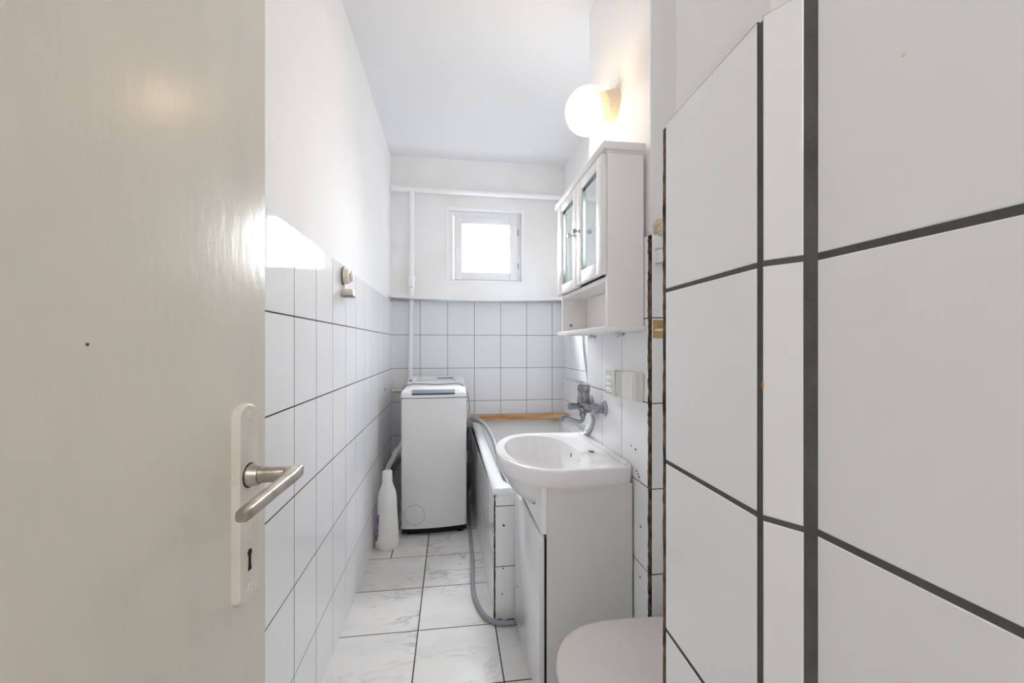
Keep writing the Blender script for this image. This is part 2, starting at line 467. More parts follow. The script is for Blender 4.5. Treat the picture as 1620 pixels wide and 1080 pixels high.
# near right wall (toilet niche side / door jamb)
b = new()
prism(b, [(0.324, 0.588), (0.322, 0.395), (0.345, 0.35), (0.352, YF), (1.06, YF), (1.06, 0.588)], 0, ZC)
bmesh.ops.bevel(b, geom=[e for e in b.edges if abs(e.verts[0].co.z - e.verts[1].co.z) > 1 and abs(e.verts[0].co.x - .324) < .002 and abs(e.verts[0].co.y - .588) < .002], offset=0.006, segments=3, affect='EDGES')
wn = struct('wall_near', b, M['plaster'], label='nearest wall with large white tiles and dark joints')
rows_n = [0.0, 0.2135, 0.4625, 0.7095, 0.9575, 1.2094, 1.4555]
def seg_panel(P0, P1, zoff=0.0, rr=None, g=0.005, zbreak=None):
    L = (Vector(P1) - Vector(P0)).length
    return tile_panel('tile_panel', P0, P1, [0, L], [0.0] + [z + zoff for z in (rr or rows_n)[1:]], 1, thick=0.012, g=g, ch=0.0013, parent=wn, mats=[M['tile'], M['grout_near']])
A0, A1 = (0.3069, 0.3950), (0.3145, 0.5955)
S0, S1 = (0.3245, 0.3560), (0.3067, 0.3868)
C0, C1 = (0.3525, YF), (0.3315, 0.3490)
seg_panel(A0, A1)
seg_panel(S0, S1)
C_L = (Vector(C1) - Vector(C0)).length
tile_panel('tile_panel', C0, C1, [0, C_L - 0.60, C_L - 0.40, C_L - 0.20, C_L], rows_n, 1, thick=0.012, g=0.0058, ch=0.0014, parent=wn, mats=[M['tile'], M['grout_near']])
# wide grout joints between the three runs
b = new(); prism(b, [(0.3080, 0.3955), (0.3078, 0.3860), (0.318, 0.390), (0.318, 0.398)], 0, 1.452)
struct('trim_2', b, M['grout_near'])
b = new(); prism(b, [(0.3248, 0.3568), (0.3325, 0.3480), (0.347, 0.345), (0.340, 0.362)], 0, 1.46)
struct('trim_3', b, M['grout_near'])
ragged('trim_4', 0.3155, 0.324, 0.5957, 0.6055, 0.0, 1.452, M['grout_brown'], amp=0.0006)
# chipped glaze on the strip edge
b = new(); lathe(b, (0.3085, 0.3855, 1.089), (-0.9, -0.5, 0), [(-0.002, 0.0042), (0.0004, 0.0034), (0.0009, 0.001)], 10)
for v in b.verts: v.co.z = 1.089 + (v.co.z - 1.089) * 1.7
obj('chip', b, M['orange'], wn, kind='structure')

for cx, cy, cz, nx, sz in ((0.3095, 0.554, 1.3355, 0, 0.0012), (0.3090, 0.540, 1.2905, 0, 0.0010), (0.3375, 0.275, 1.345, 0, 0.0016)):
    b = new(); t_ = (cy - A0[1]) / (A1[1] - A0[1]); x_ = A0[0] + (A1[0] - A0[0]) * t_ if cy > 0.39 else C1[0] + (C0[0] - C1[0]) * (C1[1] - cy) / (C1[1] - C0[1])
    lathe(b, (x_, cy, cz), (-1, 0.03, 0), [(-0.001, sz * 1.2), (0.0003, sz), (0.0005, sz * .4)], 10); obj('chip', b, M['beige'], wn, kind='structure')

# ================================================================== WINDOW
win = tag(bpy.data.objects.new('window_1', None), 'small square white framed window high in the end wall', 'window', kind='structure')
COL.objects.link(win); win.location = ((wx0 + wx1) / 2, YBP + 0.04, wz0)
def ring_frame(bm, x0, x1, z0, z1, w, y0, y1, bev=0.003):
    for lo, hi in (((x0, y0, z0), (x0 + w, y1, z1)), ((x1 - w, y0, z0), (x1, y1, z1)), ((x0 + w, y0, z0), (x1 - w, y1, z0 + w)), ((x0 + w, y0, z1 - w), (x1 - w, y1, z1))):
        box(bm, lo, hi, bev)
b = new(); ring_frame(b, wx0 - 0.002, wx1 + 0.002, wz0 - 0.002, wz1 + 0.002, 0.034, YBP + 0.03, YBP + 0.10)
obj('window_frame', b, M['silver'], win)
b = new(); ring_frame(b, 0.026, 0.512, 1.630, 2.118, 0.062, YBP + 0.018, YBP + 0.07, 0.005)
sash = obj('sash', b, M['silver'], win)
b = new(); box(b, (0.084, YBP + 0.045, 1.688), (0.456, YBP + 0.049, 2.060))
obj('pane', b, M['glass'], win, smooth=0)
for z in (1.72, 1.98):
    b = new(); cyl(b, (0.519, YBP + 0.020, z), (0.519, YBP + 0.020, z + 0.045), 0.005, seg=12); obj('hinge', b, M['alu'], win)
b = new(); cyl(b, (0.045, YBP + 0.002, 1.852), (0.045, YBP + 0.02, 1.852), 0.008, seg=14); box(b, (0.039, YBP - 0.002, 1.80), (0.051, YBP + 0.006, 1.862), 0.003)
obj('latch', b, M['silver'], win)

# plaster surround raised around the opening
b = new(); ring_frame(b, wx0 - 0.02, wx1 + 0.022, wz0 - 0.004, wz1 + 0.024, 0.02, YBP - 0.006, YBP + 0.002, 0.002)
struct('trim_5', b, M['plaster'])

# ledge on top of the end wall tiles
def ledge():
    bm = new(); rings = []; n = 30
    for k in range(n + 1):
        x = -0.432 + (XR + 0.005 + 0.432) * k / n; s = k / n
        sag = -0.020 * math.sin(PI * min(1, s * 1.05)) ** 1.0
        z = 1.474 + sag * 0.9 - 0.002 * s
        d = 0.135
        rings.append([Vector((x, YB - d, z)), Vector((x, YB - d, z + 0.011)), Vector((x, YBP, z + 0.009)), Vector((x, YBP, z + 0.001))])
    loft(bm, rings); return bm
tag(obj('wall_ledge', ledge(), M['silver'], smooth=20), 'thin white sagging ledge along the top of the end wall tiles', 'ledge')

# ================================================================== DOOR
dr = tag(bpy.data.objects.new('door_1', None), 'open cream painted door leaf with aluminium lever handle', 'door', kind='structure')
COL.objects.link(dr); dr.location = (-0.200, 0.5035, 0.008)
XD = -0.200; YE = 0.5035
b = new(); box(b, (XD - 0.040, YE - 0.70, 0.008), (XD, YE, 2.05), 0.0022, 3)
leaf = obj('door_leaf', b, M['door'], dr)
b = new(); lathe(b, (XD, 0.297, 1.129), (1, 0, 0), [(-0.001, 0.0011), (0.0006, 0.001), (0.0009, 0.0005)], 10); obj('mark', b, M['grout_brown'], leaf)
yc = 0.459
def plate_poly(w, z0, z1, n=10):
    r = w
    pts = [(yc - w, z0 + 0.006), (yc - w + 0.006, z0), (yc + w - 0.006, z0), (yc + w, z0 + 0.006)]
    for k in range(n + 1):
        a = PI * k / n
        pts.append((yc + w * math.cos(a), z1 - 0.012 + 0.012 * math.sin(a)))
    return pts
b = new()
rg = [[Vector((XD + d, y, z)) for y, z in plate_poly(w, z0, z1)] for d, w, z0, z1 in ((-0.001, 0.0175, 0.8760, 1.0710), (0.0055, 0.0172, 0.8763, 1.0707), (0.0075, 0.0155, 0.8780, 1.0690))]
loft(b, rg)
pl = obj('handle_plate', b, M['plate'], dr, smooth=25)
for z in (1.0595, 0.8885):
    b = new(); lathe(b, (XD + 0.0072, yc, z), (1, 0, 0), [(0, 0.0042), (0.0008, 0.0040), (0.0013, 0.0030), (0.0008, 0.0025)], 16)
    obj('screw', b, M['plate'], pl)
b = new(); cyl(b, (XD + 0.006, yc, 0.9235), (XD + 0.0079, yc, 0.9235), 0.0036, seg=16); box(b, (XD + 0.006, yc - 0.0021, 0.908), (XD + 0.0079, yc + 0.0021, 0.924)); box(b, (XD + 0.006, yc - 0.0028, 0.906), (XD + 0.0079, yc + 0.0028, 0.9105))
obj('keyhole', b, M['dark'], pl, smooth=0)
zh = 1.000
b = new(); lathe(b, (XD + 0.0070, yc, zh), (1, 0, 0), [(0, 0.0112), (0.003, 0.0112), (0.0045, 0.0104), (0.009, 0.0100), (0.011, 0.0092)], 28)
obj('rosette', b, M['alu'], dr)
b = new(); lathe(b, (XD + 0.0068, yc, zh), (1, 0, 0), [(0, 0.0122), (0.0012, 0.0122), (0.0014, 0.0116)], 28); obj('gap_ring', b, M['dark'], pl)
def lever():
    bm = new(); seg = 20
    # neck out of the door, mitred into the flat blade that runs back towards the hinge side
    xb = -0.152
    prof = lambda c, du, dv, hu, hv, p=2.6: [c + du * (hu * math.copysign(abs(math.cos(2 * PI * k / seg)) ** (2 / p), math.cos(2 * PI * k / seg))) + dv * (hv * math.copysign(abs(math.sin(2 * PI * k / seg)) ** (2 / p), math.sin(2 * PI * k / seg))) for k in range(seg)]
    X, Y, Z = Vector((1, 0, 0)), Vector((0, 1, 0)), Vector((0, 0, 1))
    rings = []
    for x, h in ((XD + 0.010, 0.0092), (XD + 0.018, 0.0084), (XD + 0.030, 0.0080), (xb - 0.010, 0.0080)):
        rings.append(prof(Vector((x, yc, zh)), Y, Z, h, h * 0.94))
    m = (X + Y).normalized()
    rings.append(prof(Vector((xb + 0.0, yc + 0.0005, zh + 0.0006)), m * 1.0, Z, 0.0105, 0.0062, 4.5))
    for y, hx, hz in ((yc - 0.011, 0.0068, 0.0060), (yc - 0.035, 0.0058, 0.0056), (yc - 0.070, 0.0054, 0.0054), (yc - 0.102, 0.0052, 0.0052), (yc - 0.110, 0.0049, 0.0048), (yc - 0.112, 0.0038, 0.0036)):
        rings.append(prof(Vector((xb + 0.001, y, zh - 0.0004)), X, Z, hx, hz, 3.2))
    loft(bm, rings); return bm
lv = lever()
SW = math.radians(-5.8)      # the door stands a few degrees short of fully open
bmesh.ops.rotate(lv, cent=(XD, yc, zh), matrix=Matrix.Rotation(-SW, 3, 'Z'), verts=lv.verts[:])
obj('lever_handle', lv, M['alu'], dr, smooth=45)
dr.rotation_euler = (0, 0, SW)

# ================================================================== PIPES
b = new(); tube(b, [(-0.43, 3.215, 2.274), (0.2, 3.215, 2.271), (0.872, 3.215, 2.268)], 0.0215, seg=20, per=6)
for x in (-0.425,): cyl(b, (x - 0.006, 3.215, 2.274), (x + 0.012, 3.215, 2.274), 0.028, seg=20, bev=0.002)
tag(obj('heating_pipe', b, M['pipe_paint']), 'horizontal white painted pipe across the end wall under the ceiling', 'pipe')
vp = thing('riser_pipe', 'vertical white painted pipe with valve left of the window', 'pipe', (-0.285, 3.21, 0.90))
b = new(); tube(b, [(-0.279, 3.215, 2.262), (-0.281, 3.215, 1.9), (-0.281, 3.215, 1.62)], 0.0185, seg=18, per=6); obj('upper_pipe', b, M['pipe_paint'], vp)
b = new(); lathe(b, (-0.281, 3.215, 1.635), (0, 0, -1), [(-0.004, 0.019), (0.0, 0.025), (0.022, 0.026), (0.035, 0.022), (0.06, 0.020), (0.095, 0.019), (0.10, 0.017)], 24)
cyl(b, (-0.281, 3.215, 1.605), (-0.281, 3.178, 1.605), 0.011, seg=16, bev=0.002)
obj('valve', b, M['pipe_paint'], vp)
b = new(); box(b, (-0.289, 3.192, 1.5535), (-0.273, 3.198, 1.5575), 0.001); obj('valve_slot', b, M['hose_dark'], vp)
b = new(); tube(b, [(-0.281, 3.215, 1.55), (-0.284, 3.215, 1.30), (-0.292, 3.215, 0.80), (-0.296, 3.215, 0.40), (-0.296, 3.215, 0.001)], 0.0155, seg=16, per=6); obj('lower_pipe', b, M['pipe_paint'], vp)
sp = thing('pipe_stub', 'short beige capped pipe stub in the corner left of the washing machine', 'pipe', (-0.37, 3.19, 0.80))
b = new(); cyl(b, (-0.424, 3.185, 0.806), (-0.30, 3.185, 0.800), 0.0105, seg=16); obj('stub', b, M['beige'], sp)
b = new(); cyl(b, (-0.420, 3.185, 0.806), (-0.398, 3.185, 0.805), 0.019, seg=18, bev=0.003); obj('cap', b, M['white_plastic'], sp)

wp = thing('waste_pipe', 'bent white plastic waste pipe with clip left of the washing machine', 'pipe', (-0.38, 2.85, 0.0))
b = new(); tube(b, [(-0.308, 2.935, 0.495), (-0.335, 2.90, 0.455), (-0.372, 2.85, 0.395), (-0.398, 2.83, 0.335), (-0.404, 2.82, 0.25), (-0.404, 2.82, 0.12), (-0.404, 2.82, 0.002)], 0.0165, seg=16, per=8); obj('pipe', b, M['white_plastic'], wp)
b = new(); cyl(b, (-0.338, 2.897, 0.452), (-0.356, 2.873, 0.422), 0.0225, seg=18, bev=0.002); box(b, (-0.378, 2.866, 0.428), (-0.34, 2.892, 0.442), 0.003); obj('clip', b, M['white_plastic'], wp)
b = new(); tube(b, [(-0.306, 3.03, 0.405), (-0.33, 3.02, 0.37), (-0.385, 3.0, 0.29), (-0.40, 3.0, 0.15), (-0.40, 3.0, 0.002)], 0.016, seg=14, per=8)
tag(obj('waste_pipe', b, M['hose']), 'grey waste hose behind the white bent pipe beside the washing machine', 'pipe')

# ================================================================== WASHING MACHINE
WX0, WX1, WY0, WY1 = -0.287, 0.096, 2.575, 3.150
wm = thing('washing_machine', 'narrow white top loading washing machine at the end of the room', 'washing machine', (-0.095, 2.86, 0.0))
# body with a gently bowed front
def bow(x): s = (x - WX0) / (WX1 - WX0); return WY0 + 0.018 - 0.030 * (1 - (2 * s - 1) ** 2) * 0.6 + 0.022 * s
fx = [WX0 + (WX1 - WX0) * k / 12 for k in range(13)]
poly = [(x, bow(x)) for x in fx] + [(WX1, WY1), (WX0, WY1)]
b = new(); prism(b, poly, 0.050, 0.817); 
bmesh.ops.bevel(b, geom=[e for e in b.edges if abs(e.verts[0].co.z - e.verts[1].co.z) > .5 and e.calc_length() > .5 and (abs(e.verts[0].co.x - WX0) < .001 or abs(e.verts[0].co.x - WX1) < .001)], offset=0.008, segments=3, affect='EDGES')
obj('cabinet_body', b, M['appliance_body'], wm)
b = new(); prism(b, [(x, y + 0.03 if y < 3 else y - .02) for x, y in poly], 0.012, 0.052); obj('plinth', b, M['dark'], wm)
for x in (WX0 + 0.04, WX1 - 0.04):
    for y in (WY0 + 0.08, WY1 - 0.06):
        b = new(); cyl(b, (x, y, 0.0), (x, y, 0.02), 0.018, seg=16); obj('foot', b, M['dark'], wm)
b = new(); prism(b, [(x, y + 0.004 if y < 3 else y - .01) for x, y in poly], 0.815, 0.824); obj('seam', b, M['grey_dark'], wm)
# top deck (rising to the back), lid
b = new()
side = [(WY0 - 0.004, 0.822), (WY0 - 0.002, 0.846), (WY0 + 0.010, 0.858), (WY0 + 0.05, 0.864), (2.905, 0.872), (2.915, 0.876), (3.085, 0.908), (3.12, 0.910), (WY1, 0.895), (WY1, 0.822)]
rings = [[Vector((x, (bow(x) - WY0) * (1 - min(1, max(0, (y - WY0) / .45))) + y, z - dz * (1 if z > .83 else 0))) for y, z in side] for x, dz in [(WX0, 0.008), (WX0 + 0.006, 0.002)] + [(x, 0) for x in fx[1:-1]] + [(WX1 - 0.006, 0.002), (WX1, 0.008)]]
loft(b, rings); obj('top_deck', b, M['appliance'], wm, smooth=30)
b = new()
for x0, x1 in ((WX0 + 0.045, WX1 - 0.045),):
    rg = []
    for k in range(13):
        x = x0 + (x1 - x0) * k / 12; yy = bow(x) - WY0
        rg.append([Vector((x, WY0 + 0.016 + yy, 0.8600)), Vector((x, WY0 + 0.016 + yy, 0.8640)), Vector((x, WY0 + 0.10 + yy * .8, 0.8715)), Vector((x, 2.89, 0.8765)), Vector((x, 2.90, 0.871))])
    loft(b, rg)
lid = obj('top_lid', b, M['appliance'], wm, smooth=30)
b = new(); rg = []; rg2 = []
for k in range(13):
    x = WX0 + 0.062 + (WX1 - WX0 - 0.132) * k / 12; yy = bow(x) - WY0
    rg.append([Vector((x, WY0 - 0.004 + yy, 0.8415)), Vector((x, WY0 - 0.0045 + yy, 0.8495)), Vector((x, WY0 + 0.012 + yy, 0.8635)), Vector((x, WY0 + 0.035 + yy, 0.8680)), Vector((x, WY0 + 0.035 + yy, 0.858))])
    rg2.append([Vector((x, WY0 - 0.0052 + yy, 0.8385)), Vector((x, WY0 - 0.0060 + yy, 0.8470)), Vector((x, WY0 + 0.003 + yy, 0.8470)), Vector((x, WY0 + 0.003 + yy, 0.8385))])
loft(b, rg); h_ = obj('lid_handle', b, M['grey_plastic'], lid, smooth=20)
b = new(); loft(b, rg2); obj('grip_recess', b, M['grey_dark'], h_, smooth=0)
# control panel furniture lies on the sloping panel y 2.915..3.085, z .876...908
slope = math.atan2(0.908 - 0.876, 3.085 - 2.915)
cp = lambda x, t, h=0.0: Vector((x, 2.915 + 0.17 * t, 0.876 + 0.032 * t)) + Vector((0, -math.sin(slope), math.cos(slope))) * h
b = new()
rg = [[cp(x, 0.03, .0004), cp(x, 0.03, .0022), cp(x, .97, .0022), cp(x, .97, .0004)] for x in (WX0 + 0.012, WX1 - 0.012)]
loft(b, rg); pan = obj('control_panel', b, M['appliance'], wm, smooth=0)
nrm = Vector((0, -math.sin(slope), math.cos(slope)))
b = new(); lathe(b, cp(-0.199, 0.50), nrm, [(0, 0.026), (0.006, 0.0265), (0.010, 0.0225), (0.020, 0.0205), (0.022, 0.0185)], 32)
dial = obj('dial', b, M['appliance'], pan)
b = new(); lathe(b, cp(-0.199, 0.50), nrm, [(0, 0.0285), (0.0032, 0.0285)], 32); obj('dial_ring', b, M['mark'], dial)
b = new(); p = cp(-0.199, 0.5, 0.0145); box(b, p + Vector((-0.0008, -0.024, -0.010)), p + Vector((0.0008, -0.019, 0.008))); obj('pointer', b, M['grey_dark'], dial, smooth=0)
def slab(x0, x1, t0, t1, h, m, name, par):
    bb = new(); loft(bb, [[cp(x, t0, .002), cp(x, t0, h), cp(x, t1, h), cp(x, t1, .002)] for x in (x0, x1)]); return obj(name, bb, m, par, smooth=0)
slab(-0.092, 0.020, 0.70, 0.86, 0.0032, M['grey_dark'], 'display', pan)
slab(-0.178, 0.038, 0.46, 0.52, 0.0029, M['mark'], 'trim_line', pan)
slab(0.028, 0.040, 0.26, 0.31, 0.0029, M['mark'], 'button_mark', pan)
# round blue grey badge of stacked bars
b = new()
for t0, t1, w in ((0.30, 0.36, 0.0095), (0.38, 0.44, 0.0085), (0.46, 0.52, 0.0095), (0.54, 0.60, 0.0060)):
    loft(b, [[cp(x, t0, .002), cp(x, t0, .003), cp(x, t1, .003), cp(x, t1, .002)] for x in (-0.268 - w, -0.268 + w)])
obj('badge', b, M['blue_mark'], pan, smooth=0)
for x in (-0.125, -0.115, -0.10, -0.135):
    slab(x, x + 0.005, 0.78, 0.83, 0.0028, M['mark'], 'button_mark', pan)
yfc = bow(-0.209)
b = new(); lathe(b, (-0.209, yfc + 0.004, 0.132), (0, -1, 0), [(0, 0.0595), (0.0052, 0.0595)], 48)
for v in b.verts: v.co.y += bow(v.co.x) - yfc
fr = obj('filter_ring', b, M['mark'], wm)
b = new(); lathe(b, (-0.209, yfc + 0.004, 0.132), (0, -1, 0), [(0, 0.0575), (0.0056, 0.0575), (0.0062, 0.0570)], 48)
for v in b.verts: v.co.y += bow(v.co.x) - yfc
obj('filter_cover', b, M['appliance_body'], wm)

# power cord over the machine with its plug hanging on the right
pc = thing('power_cord', 'thin grey power cord draped over the washing machine', 'cord', (0.0, 2.82, 0.62))
zt = lambda y: 0.8725 + (y - 2.62) / (2.905 - 2.62) * 0.005
b = new(); tube(b, [(-0.305, 3.10, 0.60), (-0.312, 2.95, 0.78), (-0.303, 2.86, 0.845), (-0.284, 2.83, 0.870), (-0.255, 2.825, 0.8815), (-0.20, 2.822, 0.8832), (-0.09, 2.80, 0.8805), (0.0, 2.82, 0.8822), (0.045, 2.82, 0.8815), (0.078, 2.815, 0.873), (0.102, 2.81, 0.842), (0.116, 2.80, 0.79), (0.121, 2.80, 0.73), (0.118, 2.80, 0.675), (0.117, 2.80, 0.655)], 0.0036, seg=10, per=8)
obj('cable', b, M['hose'], pc)
b = new(); lathe(b, (0.117, 2.80, 0.665), (0, 0, -1), [(0, 0.005), (0.012, 0.008), (0.022, 0.011), (0.024, 0.018)], 18); cyl(b, (0.121, 2.773, 0.626), (0.121, 2.812, 0.626), 0.0205, seg=24, bev=0.003)
plug = obj('plug', b, M['hose'], pc)
for dx in (-0.007, 0.007):
    b = new(); cyl(b, (0.121 + dx, 2.768, 0.626), (0.121 + dx, 2.775, 0.626), 0.003, seg=10); obj('pin', b, M['dark'], plug)

# hoses
b = new(); tube(b, [(0.122, 3.02, 0.40), (0.122, 2.99, 0.52), (0.126, 2.92, 0.612), (0.142, 2.86, 0.648), (0.176, 2.79, 0.651), (0.208, 2.63, 0.645), (0.224, 2.44, 0.635), (0.230, 2.27, 0.622), (0.232, 2.12, 0.590), (0.243, 2.03, 0.545), (0.262, 1.98, 0.47)], 0.0130, seg=16, per=10)
tag(obj('drain_hose', b, M['hose']), 'thick grey hose arching over the bathtub rim into the tub', 'hose')
b = new(); tube(b, [(0.119, 3.06, 0.30), (0.119, 2.98, 0.12), (0.120, 2.88, 0.016), (0.118, 2.70, 0.0112), (0.116, 2.45, 0.0112), (0.114, 2.25, 0.0112), (0.105, 2.06, 0.0112), (0.104, 1.95, 0.0112), (0.115, 1.86, 0.0112), (0.140, 1.775, 0.0112), (0.178, 1.730, 0.0112), (0.230, 1.716, 0.0112), (0.30, 1.720, 0.0112), (0.40, 1.728, 0.0112)], 0.0106, seg=16, per=10)
tag(obj('drain_hose', b, M['hose']), 'long grey hose lying on the floor along the tiled tub side', 'hose')
b = new(); tube(b, [(0.121, 2.76, 0.585), (0.121, 2.73, 0.50), (0.121, 2.72, 0.36), (0.118, 2.76, 0.24), (0.119, 2.84, 0.19)], 0.0115, seg=14, per=8)
tag(obj('inlet_hose', b, M['hose_dark']), 'dark hose hanging in the gap between washing machine and tub', 'hose')

# ================================================================== DETERGENT BOTTLE
db = thing('detergent_bottle', 'tall white plastic detergent bottle on the floor beside the washing machine', 'bottle', (-0.350, 2.485, 0.0))
bx, by = -0.350, 2.485
def bottle():
    bm = new(); rings = []; seg = 36
    prof = [(0.0, 0.056, 0.048), (0.004, 0.062, 0.052), (0.03, 0.0645, 0.054), (0.09, 0.062, 0.052), (0.15, 0.0575, 0.049), (0.19, 0.0545, 0.047), (0.24, 0.053, 0.046), (0.285, 0.0505, 0.044), (0.315, 0.045, 0.040), (0.34, 0.036, 0.034), (0.36, 0.029, 0.028), (0.375, 0.0265, 0.0265), (0.386, 0.026, 0.026)]
    for z, rx, ry in prof:
        ring = []
        g = math.exp(-((z - 0.26) / 0.062) ** 2)
        for k in range(seg):
            a = 2 * PI * k / seg; c, s = math.cos(a), math.sin(a)
            x, y = rx * c, ry * s
            # finger hollows either side of the central handle ridge
            d = g * 0.016 * (math.exp(-((abs(c) - 0.62) / 0.26) ** 2)) * (1 if s < 0 else 0.4)
            y -= math.copysign(d, s) * -1 if s > 0 else -d
            ring.append(Vector((bx + x, by + y, z)))
        rings.append(ring)
    loft(bm, rings); return bm
bo = obj('bottle_body', bottle(), M['bottle'], db, smooth=50)
b = new(); lathe(b, (bx, by, 0.378), (0, 0, 1), [(0, 0.0272), (0.004, 0.0285), (0.022, 0.0278), (0.046, 0.0262), (0.050, 0.024)], 30); obj('cap', b, M['bottle'], db)
b = new(); lathe(b, (bx, by, 0.372), (0, 0, 1), [(0, 0.0282), (0.004, 0.0292), (0.008, 0.0280)], 30); obj('neck_ring', b, M['bottle'], db)
def label_patch(z0, z1, a0, a1, off=0.0012):
    bm = new(); rings = []
    for i in range(7):
        z = z0 + (z1 - z0) * i / 6
        rx, ry = 0.0645 - 0.055 * max(0, z - 0.03) , 0.054 - 0.045 * max(0, z - 0.03)
        rings.append([Vector((bx + (rx + off) * math.cos(a), by + (ry + off) * math.sin(a), z)) for a in [a0 + (a1 - a0) * k / 14 for k in range(15)]])
    loft(bm, rings, False, False, closed=False); return bm
obj('label', label_patch(0.075, 0.195, math.radians(150), math.radians(226)), M['purple'], db, recalc=False, label='purple label')
obj('label', label_patch(0.052, 0.080, math.radians(158), math.radians(222), 0.0018), M['orange'], db, recalc=False, label='orange lower label')

# ================================================================== BATHTUB
bt = thing('bathtub', 'white enamel bathtub with tiled side panels along the right wall', 'bathtub', (0.5, 2.5, 0.0))
TX0, TX1, TY0, TY1 = 0.150, XR - 0.004, 1.758, YB - 0.004
rz = lambda y: 0.538 + 0.036 * (y - TY0)
def rrect(x0, x1, y0, y1, r, n=8):
    pts = []
    for cx, cy, a0 in ((x1 - r, y1 - r, 0), (x0 + r, y1 - r, PI / 2), (x0 + r, y0 + r, PI), (x1 - r, y0 + r, 1.5 * PI)):
        for k in range(n + 1):
            a = a0 + PI / 2 * k / n; pts.append((cx + r * math.cos(a), cy + r * math.sin(a)))
    return pts
def tub():
    bm = new()
    def R(ins, dz, r, abs_z=None, tap=0.0):
        P = rrect(TX0 + ins, TX1 - ins * (1 if ins > .02 else .3), TY0 + ins, TY1 - ins * (1 if ins > .02 else .3), r)
        out = []
        for x, y in P:
            xx = x + 0.024 * (1 - (y - TY0) / (TY1 - TY0)) * (1 if x < 0.5 else 0)
            out.append(Vector((xx, y, rz(y) + dz if abs_z is None else abs_z)))
        return out
    rings = [R(0.012, -0.032, 0.028), R(0.003, -0.030, 0.03), R(0.0, -0.020, 0.032), R(0.002, -0.008, 0.032), R(0.010, -0.001, 0.03), R(0.022, 0.0, 0.04),
             R(0.046, -0.003, 0.07), R(0.058, -0.010, 0.09), R(0.066, -0.028, 0.10), R(0.078, -0.12, 0.11), R(0.095, -0.25, 0.12), R(0.12, -0.33, 0.12), R(0.17, 0, 0.10, 0.165)]
    loft(bm, rings, cap0=False); return bm
obj('tub', tub(), M['enamel'], bt, smooth=50)
px0 = 0.178; px1 = 0.152
P0 = Vector((px1, TY1)); P1 = Vector((px0, TY0 + 0.006))
L = (P1 - P0).length
hr = [0.0, 0.2165, 0.4665, 0.508]
ubs = [0] + sorted([L - 0.155 - 0.2 * k for k in range(7) if L - 0.155 - .2 * k > 0.03]) + [L]
tile_panel('side_panel', P0, P1, ubs, hr, -1, parent=bt, kind='thing')
for o_ in bt.children:
    if o_.name.startswith('side_panel'): o_.pop('kind', None)
e_ = tile_panel('end_panel', (px0 + 0.0045, TY0 + 0.005), (XR - 0.005, TY0 + 0.005), [0, 0.15, 0.35, 0.55, XR - px0 - 0.010], hr, -1, parent=bt); del e_['kind']
b = new(); n = 44; rings = []
for k in range(n + 1):
    z = 0.508 * k / n; j = lambda: random.uniform(-0.0008, 0.0008)
    rings.append([Vector((px0 - 0.0005 + j(), TY0 + 0.004 + j(), z)), Vector((px0 + 0.0055 + j(), TY0 + 0.004 + j(), z)), Vector((px0 + 0.006, TY0 + 0.014, z)), Vector((px0 - 0.0005 + j(), TY0 + 0.014, z))])
loft(b, rings); obj('corner_joint', b, M['grout_brown'], bt, smooth=0, label='ragged brown corner joint')
for x, z, r in ((0.218, 0.386, 0.0045), (0.216, 0.209, 0.003), (0.212, 0.103, 0.003)):
    b = new(); cyl(b, (x, TY0 + 0.008, z), (x, TY0 + 0.0044, z), r, seg=12); obj('drill_hole', b, M['dark'], bt, smooth=0)
b = new()
for k in range(26):
    x = 0.19 + random.random() * 0.12; y = TY0 - random.random() * 0.010; s = random.uniform(0.002, 0.006)
    box(b, (x - s, y - s * .6, 0), (x + s, y + s * .6, s * 0.8), s * .2, 1, rot=Matrix.Rotation(random.random() * 3, 3, 'Z'))
tag(obj('mortar_crumbs', b, M['grout_brown']), 'brown mortar crumbs on the floor at the foot of the tub end', 'debris', kind='stuff')

# wooden board on the far end of the tub
b = new(); box(b, (0.150, 3.055, 0.5945), (0.862, 3.168, 0.626), 0.003, 2, rot=Matrix.Rotation(0.006, 3, 'Z'))
tag(obj('wooden_board', b, M['wood']), 'plain wooden board lying across the far end of the bathtub', 'board')

# ================================================================== WASHBASIN
wbz = 0.753
ws = thing('washbasin', 'white ceramic washbasin with oval bowl on the narrow vanity unit', 'sink', (0.42, 1.54, 0.6))
BC = Vector((0.335, 1.540))
def outer(a):
    """outline of the rim at angle a seen from BC"""
    c, s = math.cos(a), math.sin(a)
    # front part: half ellipse; rear part: straight sides tapering to the wall
    if c <= 0:
        ax, ay = 0.172, 0.287
        r = 1 / math.sqrt((c / ax) ** 2 + (s / ay) ** 2)
        return BC + Vector((c * r, s * r))
    # polygon (0,+-.287) -> (.225,+-.266) -> (.2335,+-.258) -> (.2335,0)
    best = None
    Q = [(0, .287), (.08, .2845), (.15, .278), (.218, .268), (.230, .262), (.2345, .252), (.2345, 0)]
    for (x0, y0), (x1, y1) in zip(Q, Q[1:]):
        d = Vector((c, abs(s))); e = Vector((x1 - x0, y1 - y0))
        den = d.x * e.y - d.y * e.x
        if abs(den) < 1e-9: continue
        t = (x0 * e.y - y0 * e.x) / den; u = (x0 * d.y - y0 * d.x) / den
        if t > 0 and -1e-6 <= u <= 1 + 1e-6: best = t if best is None else min(best, t)
    best = best or 0.2345
    return BC + Vector((c * best, s * best))
